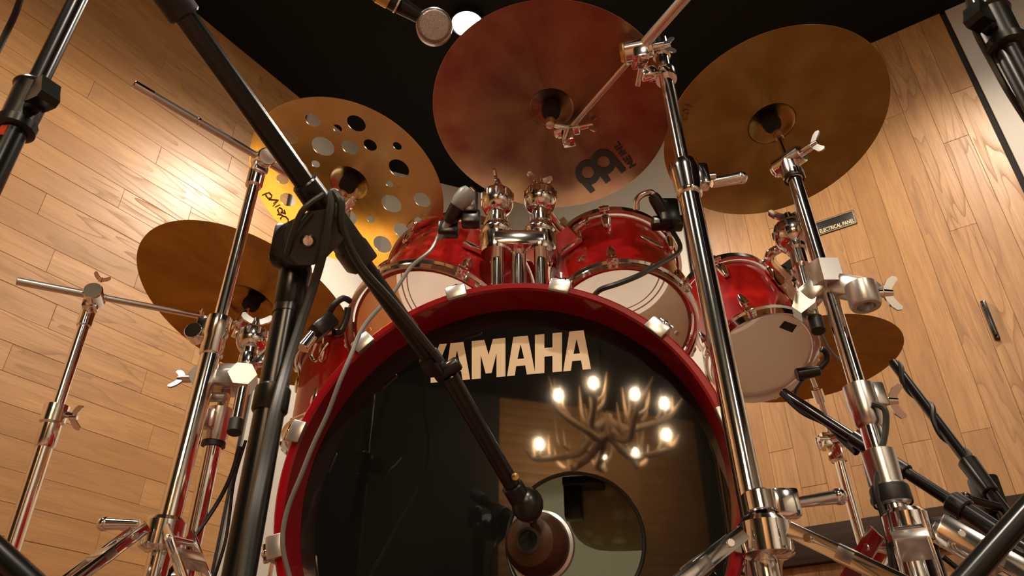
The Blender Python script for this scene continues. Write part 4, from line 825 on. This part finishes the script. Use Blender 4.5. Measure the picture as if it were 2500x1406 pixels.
m6 = thing('microphone_stand', 'low black boom tube cutting across the bottom right corner', 'microphone stand', V((at(2560, 1250, .62).x, at(2560, 1250, .62).y, 0)), 'black microphone stands')
c0, c1 = at(2345, 1430, .60), at(2620, 1120, .64); part('boom_tube', G().tube(c0 - (c1 - c0) * .3, c1, .0098, n=22), M_BLACK, m6); P = c1; blackpole(m6, P, .03, P.z, .2, .0125, .009); part('hinge', G().box(P, X, Y, Z, .016, .014, .022, .005), M_PLASTIC, m6); mic_base(m6, P, .09, .22, [math.radians(a) for a in (0, 75, -60)])
m7 = thing('microphone_stand', 'black boom end cutting across the bottom left corner', 'microphone stand', V((at(-80, 1300, .60).x, at(-80, 1300, .60).y, 0)), 'black microphone stands')
c0, c1 = at(75, 1425, .58), at(-110, 1255, .62); part('boom_tube', G().tube(c0 + (c0 - c1) * .3, c1, .0105, n=22), M_BLACK, m7); P = c1; blackpole(m7, P, .03, P.z, .2, .0125, .009); part('hinge', G().box(P, X, Y, Z, .016, .014, .022, .005), M_PLASTIC, m7); mic_base(m7, P, .09, .22, [math.radians(a) for a in (180, 105, 255)])
P = at(2262, 1322, 1.30); m8 = thing('low_stand', 'low black stand with pale label strip on its head, against the wood wall', 'stand', V((P.x, P.y, 0)))
part('head', G().box(P + Z * .012, (Rd), Ld, Z, .060, .02, .022, .005), M_BLACK, m8); part('label_strip', G().box(P + Z * .012 - Ld * .0205 - Rd * .012, Rd, Ld, Z, .030, .0006, .004, 0), M_PALE, m8, 'pale label strip'); part('pole', G().tube(V((P.x, P.y, .02)), P, .0165, n=20), M_BLACK, m8); part('lever', G().tube(P + V((.01, -.02, -.03)), P + V((.055, -.03, -.085)), .0045, n=10).ball(P + V((.058, -.03, -.088)), .011, 12), M_BLACK, m8); part('foot', G().lathe([(.09, 0), (.10, .004), (.095, .02), (.03, .035)], V((P.x, P.y, 0)), Z, 32), M_BLACK, m8)

# ------------------------------------------------------------------ drum microphones and cables
def clipmic(name, label, C, d, L, r, m, hook, cab=None, grp='clip-on drum microphones'):
    C = V(C); d = V(d).normalized(); t = thing(name, label, 'microphone', C, grp)
    part('body', G().lathe([(0, -L * .5), (r * .75, -L * .5), (r, -L * .38), (r, L * .18), (r * .82, L * .26), (r * .8, L * .3)], C, d, 24), m, t)
    part('grille', G().lathe([(r * .8, L * .30), (r * .92, L * .34), (r * .9, L * .5), (r * .5, L * .56), (0, L * .57)], C, d, 24), M_MESH, t)
    part('clip', G().path([C - d * L * .1, C + (hook - C) * .5 - d * L * .2, hook], r * .45, 8).box(hook, *frame(hook - C), r * .9, r * .9, r * 1.2, .003), M_PLASTIC, t)
    return t
t1 = thing('clip_microphone', 'pale grey and black clip-on microphone on the top rim of the larger rack tom', 'microphone', at(1115, 495, 1.31), 'clip-on drum microphones')
a0, a1 = at(1142, 470, 1.30), at(1068, 585, 1.31); dd = (a1 - a0).normalized()
part('body', G().lathe([(0, -.008), (.010, -.008), (.016, .000), (.0175, .018), (.015, .030), (.013, .032)], a0, dd, 24), M_GREYPL, t1); part('connector', G().lathe([(.0155, .030), (.0135, .050), (.010, .062)], a0, dd, 20), M_PLASTIC, t1)
part('strain_relief', G().tube(lerp(a0, a1, .50), a1, .0082, .0050, 14), M_GREYPL, t1); part('gooseneck', G().path([a0 + X * .010, at(1148, 462, 1.30), at(1152, 490, 1.30), at(1150, 530, 1.30)], .0055, 10), M_CHROME, t1)
part('clamp', G().box(at(1150, 535, 1.30), X, Y, Z, .016, .012, .014, .004).box(at(1150, 500, 1.31), X, Y, Z, .012, .012, .022, .004).box(at(1095, 560, 1.315), X, Y, Z, .018, .012, .014, .005), M_PLASTIC, t1)
single('microphone_cable', G().path([at(1069, 578, 1.31), at(1050, 612, 1.20), at(1005, 650, 1.12), at(960, 715, 1.05), at(905, 775, .98), at(878, 815, .93), at(858, 865, .90), at(830, 930, .88), at(800, 1010, .87), at(765, 1085, .86), at(735, 1160, .85), at(700, 1250, .84), at(690, 1330, .83), at(710, 1420, .82)], [.0028] * 14, 8), M_GREYCABLE, 'grey cable hanging from the larger rack tom microphone over the drum hoop', 'cable')
t2 = thing('clip_microphone', 'black clip-on microphone with looped gooseneck on the top rim of the right rack tom', 'microphone', at(1620, 510, 1.36), 'clip-on drum microphones')
part('gooseneck', G().path([at(1554, 512, 1.36), at(1555, 490, 1.36), at(1568, 476, 1.36), at(1590, 470, 1.36), at(1598, 482, 1.36)], .0058, 10), M_CHROME, t2)
a0, a1 = at(1596, 480, 1.36), at(1622, 525, 1.36); part('body', G().lathe([(0, -.006), (.009, -.004), (.0115, .004), (.0115, .04), (.009, .046)], a0, a1 - a0, 22), M_PLASTIC, t2); part('clamp', G().box(at(1632, 520, 1.365), X, Y, Z, .018, .014, .026, .005).box(at(1645, 545, 1.365), X, Y, Z, .016, .012, .012, .004).box(at(1618, 545, 1.365), X, Y, Z, .020, .012, .010, .004), M_PLASTIC, t2)
single('microphone_cable', G().path([at(1640, 562, 1.36), at(1660, 598, 1.30), at(1652, 620, 1.26), at(1610, 645, 1.20), at(1560, 672, 1.14), at(1510, 692, 1.12), at(1468, 706, 1.12), at(1450, 722, 1.15)], .0042, 8), M_SATIN, 'black cable curving across the clear head of the right rack tom', 'cable')
t3 = thing('clip_microphone', 'boxy black clip-on microphone above the low red side tom at left', 'microphone', at(795, 800, 1.20), 'clip-on drum microphones')
a0, a1 = at(810, 780, 1.20), at(765, 815, 1.17); part('body', G().bar(a0, a1, .034, .026, Z, .006), M_PLASTIC, t3); part('connector', G().tube(a1, at(738, 850, 1.15), .0085, .0105, 18), M_CHROME, t3); part('gooseneck', G().path([at(803, 768, 1.20), at(815, 745, 1.20), at(838, 728, 1.21), at(855, 735, 1.22)], .0052, 10), M_RUBBER, t3); part('clamp', G().path([at(815, 812, 1.19), at(832, 808, 1.20), at(846, 775, 1.21), at(850, 752, 1.215)], .006, 10), M_PLASTIC, t3)
part('wire_loop', G().path([at(772, 838, 1.16), at(760, 868, 1.155), at(772, 880, 1.15), at(790, 850, 1.155), at(800, 838, 1.16)], .0024, 8), M_CHROME, t3)
t4 = thing('clip_microphone', 'black microphone with curved cable below the rim of the smallest tom', 'microphone', at(1975, 920, 1.38), 'clip-on drum microphones')
part('body', G().tube(at(1945, 915, 1.38), at(2000, 905, 1.38), .012, .010, 18), M_PLASTIC, t4); part('gooseneck', G().path([at(2000, 900, 1.38), at(2018, 880, 1.38), at(2016, 860, 1.38), at(2005, 852, 1.38)], .0055, 10), M_RUBBER, t4); part('lead', G().path([at(1965, 922, 1.38), at(1945, 948, 1.37), at(1940, 962, 1.37)], .003, 8), M_SATIN, t4)
single('microphone_cable', G().path([at(2003, 812, 1.22), at(2022, 850, 1.24), at(2045, 875, 1.25), at(2075, 890, 1.24), at(2100, 910, 1.2)], .003, 8), M_GREYCABLE, 'thin grey cable sagging behind the right chrome stand', 'cable')
single('microphone_cable', G().path([at(2130, 985, 1.02), at(2160, 1000, 1.01), at(2162, 1050, 1.0), at(2148, 1120, .985), at(2142, 1200, .96), at(2165, 1290, .94), at(2185, 1420, .9)], .0042, 8), M_SATIN, 'dark cable running down the front of the right chrome stand', 'cable')
# overhead microphone
oc = at(1060, 66, 1.18); od = V((.10, -.78, -.62)).normalized()
om = thing('overhead_microphone', 'overhead condenser microphone with round mesh disc capsule hanging at the top', 'microphone', oc)
part('capsule', G().lathe([(0, .0125), (.022, .0120), (.0262, .008), (.0262, -.008), (.022, -.012), (0, -.0125)], oc, od, 48), M_MESH, om); part('capsule_ring', G().lathe([(.0262, -.0095), (.0282, -.008), (.0282, .008), (.0262, .0095)], oc, od, 48, True), M_BRUSHED, om)
a0, a1 = at(1030, 44, 1.18), at(975, 12, 1.165); part('neck', G().tube(a0, a1, .0105, .0135, 22), M_PLASTIC, om); a2 = at(915, -22, 1.15); part('body', G().tube(a1, a2, .0140, n=24), M_PLASTIC, om); part('ring', G().pipe(lerp(a1, a2, .06), lerp(a1, a2, .13), .0150, .002), M_CHROME, om); part('band', G().pipe(lerp(a1, a2, .40), lerp(a1, a2, .85), .0152, .002), M_BRASS, om, 'brass coloured band'); part('hanger', G().tube(a2, V((a2.x - .15, a2.y + .02, HZ - .4)), .005, n=12).tube(V((a2.x - .15, a2.y + .02, HZ - .4)), V((a2.x - .15, a2.y + .02, HZ)), .005, n=12), M_BLACK, om)

# ------------------------------------------------------------------ antler chandelier behind the viewer (mirrored in the drum head)
def mirror(u, v, d): p = at(u, v, d); return p - BN * (2 * (p - HC).dot(BN))
CCH = mirror(1478, 1040, 5.2)
ch = thing('antler_chandelier', 'antler chandelier with glowing candle bulbs, mirrored in the black bass drum head', 'chandelier', CCH)
bul = [mirror(u, v, d) for u, v, d in ((1363, 965, 4.9), (1449, 935, 4.75), (1550, 962, 4.9), (1622, 985, 5.2), (1627, 1061, 5.4), (1317, 1084, 5.4), (1473, 1114, 5.65), (1551, 1103, 5.6), (1388, 1112, 5.6))]
for p in bul:
    cn = part('candle', G().tube(p - Z * .10, p - Z * .022, .011, n=12).lathe([(.012, 0), (.026, .006), (.027, .010), (.012, .012)], p - Z * .105, Z, 16), mat('candle_tube', (.6, .45, .25), .5) if p is bul[0] else bpy.data.materials['candle_tube'], ch)
    part('bulb', G().lathe([(0, -.024), (.009, -.020), (.0135, -.006), (.010, .012), (.003, .026), (0, .030)], p, Z, 12), M_BULB, cn)
rnd = random.Random(3)
for i, p in enumerate(bul):
    g = G(); base = CCH + Z * (.06 if i % 2 else -.05); e = p - Z * .10; d = e - base; side = Z.cross(d).normalized() * (1 if i % 2 else -1)
    mid = lerp(base, e, .5) - Z * .10 + side * .06; end = e + d.normalized() * .16 + Z * .16 + side * .05
    g.path([base, lerp(base, mid, .6) - Z * .03, mid, e - Z * .012, lerp(e, end, .6) - Z * .02, end], [.026, .026, .024, .020, .013, .003], 10)
    for f, ln in ((.35, .20), (.6, .26), (.85, .22), (1.05, .2)):
        q = lerp(base, e, f) - Z * (.05 * math.sin(min(f, 1) * math.pi)) + side * .05 * math.sin(min(f, 1) * math.pi); sd = side * rnd.uniform(-1, 1) + d.normalized() * .4
        g.path([q, q + sd * ln * .35 + Z * ln * .25, q + sd * ln * .5 + Z * ln * .95], [.015, .011, .002], 8)
    part('antler', g, M_ANTLER, ch)
part('hub', G().lathe([(.0, -.09), (.05, -.08), (.06, 0), (.05, .08), (0, .09)], CCH, Z, 20), M_ANTLER, ch); part('chain', G().tube(CCH + Z * .08, V((CCH.x, CCH.y, HZ)), .008, n=10), M_BLACK, ch)
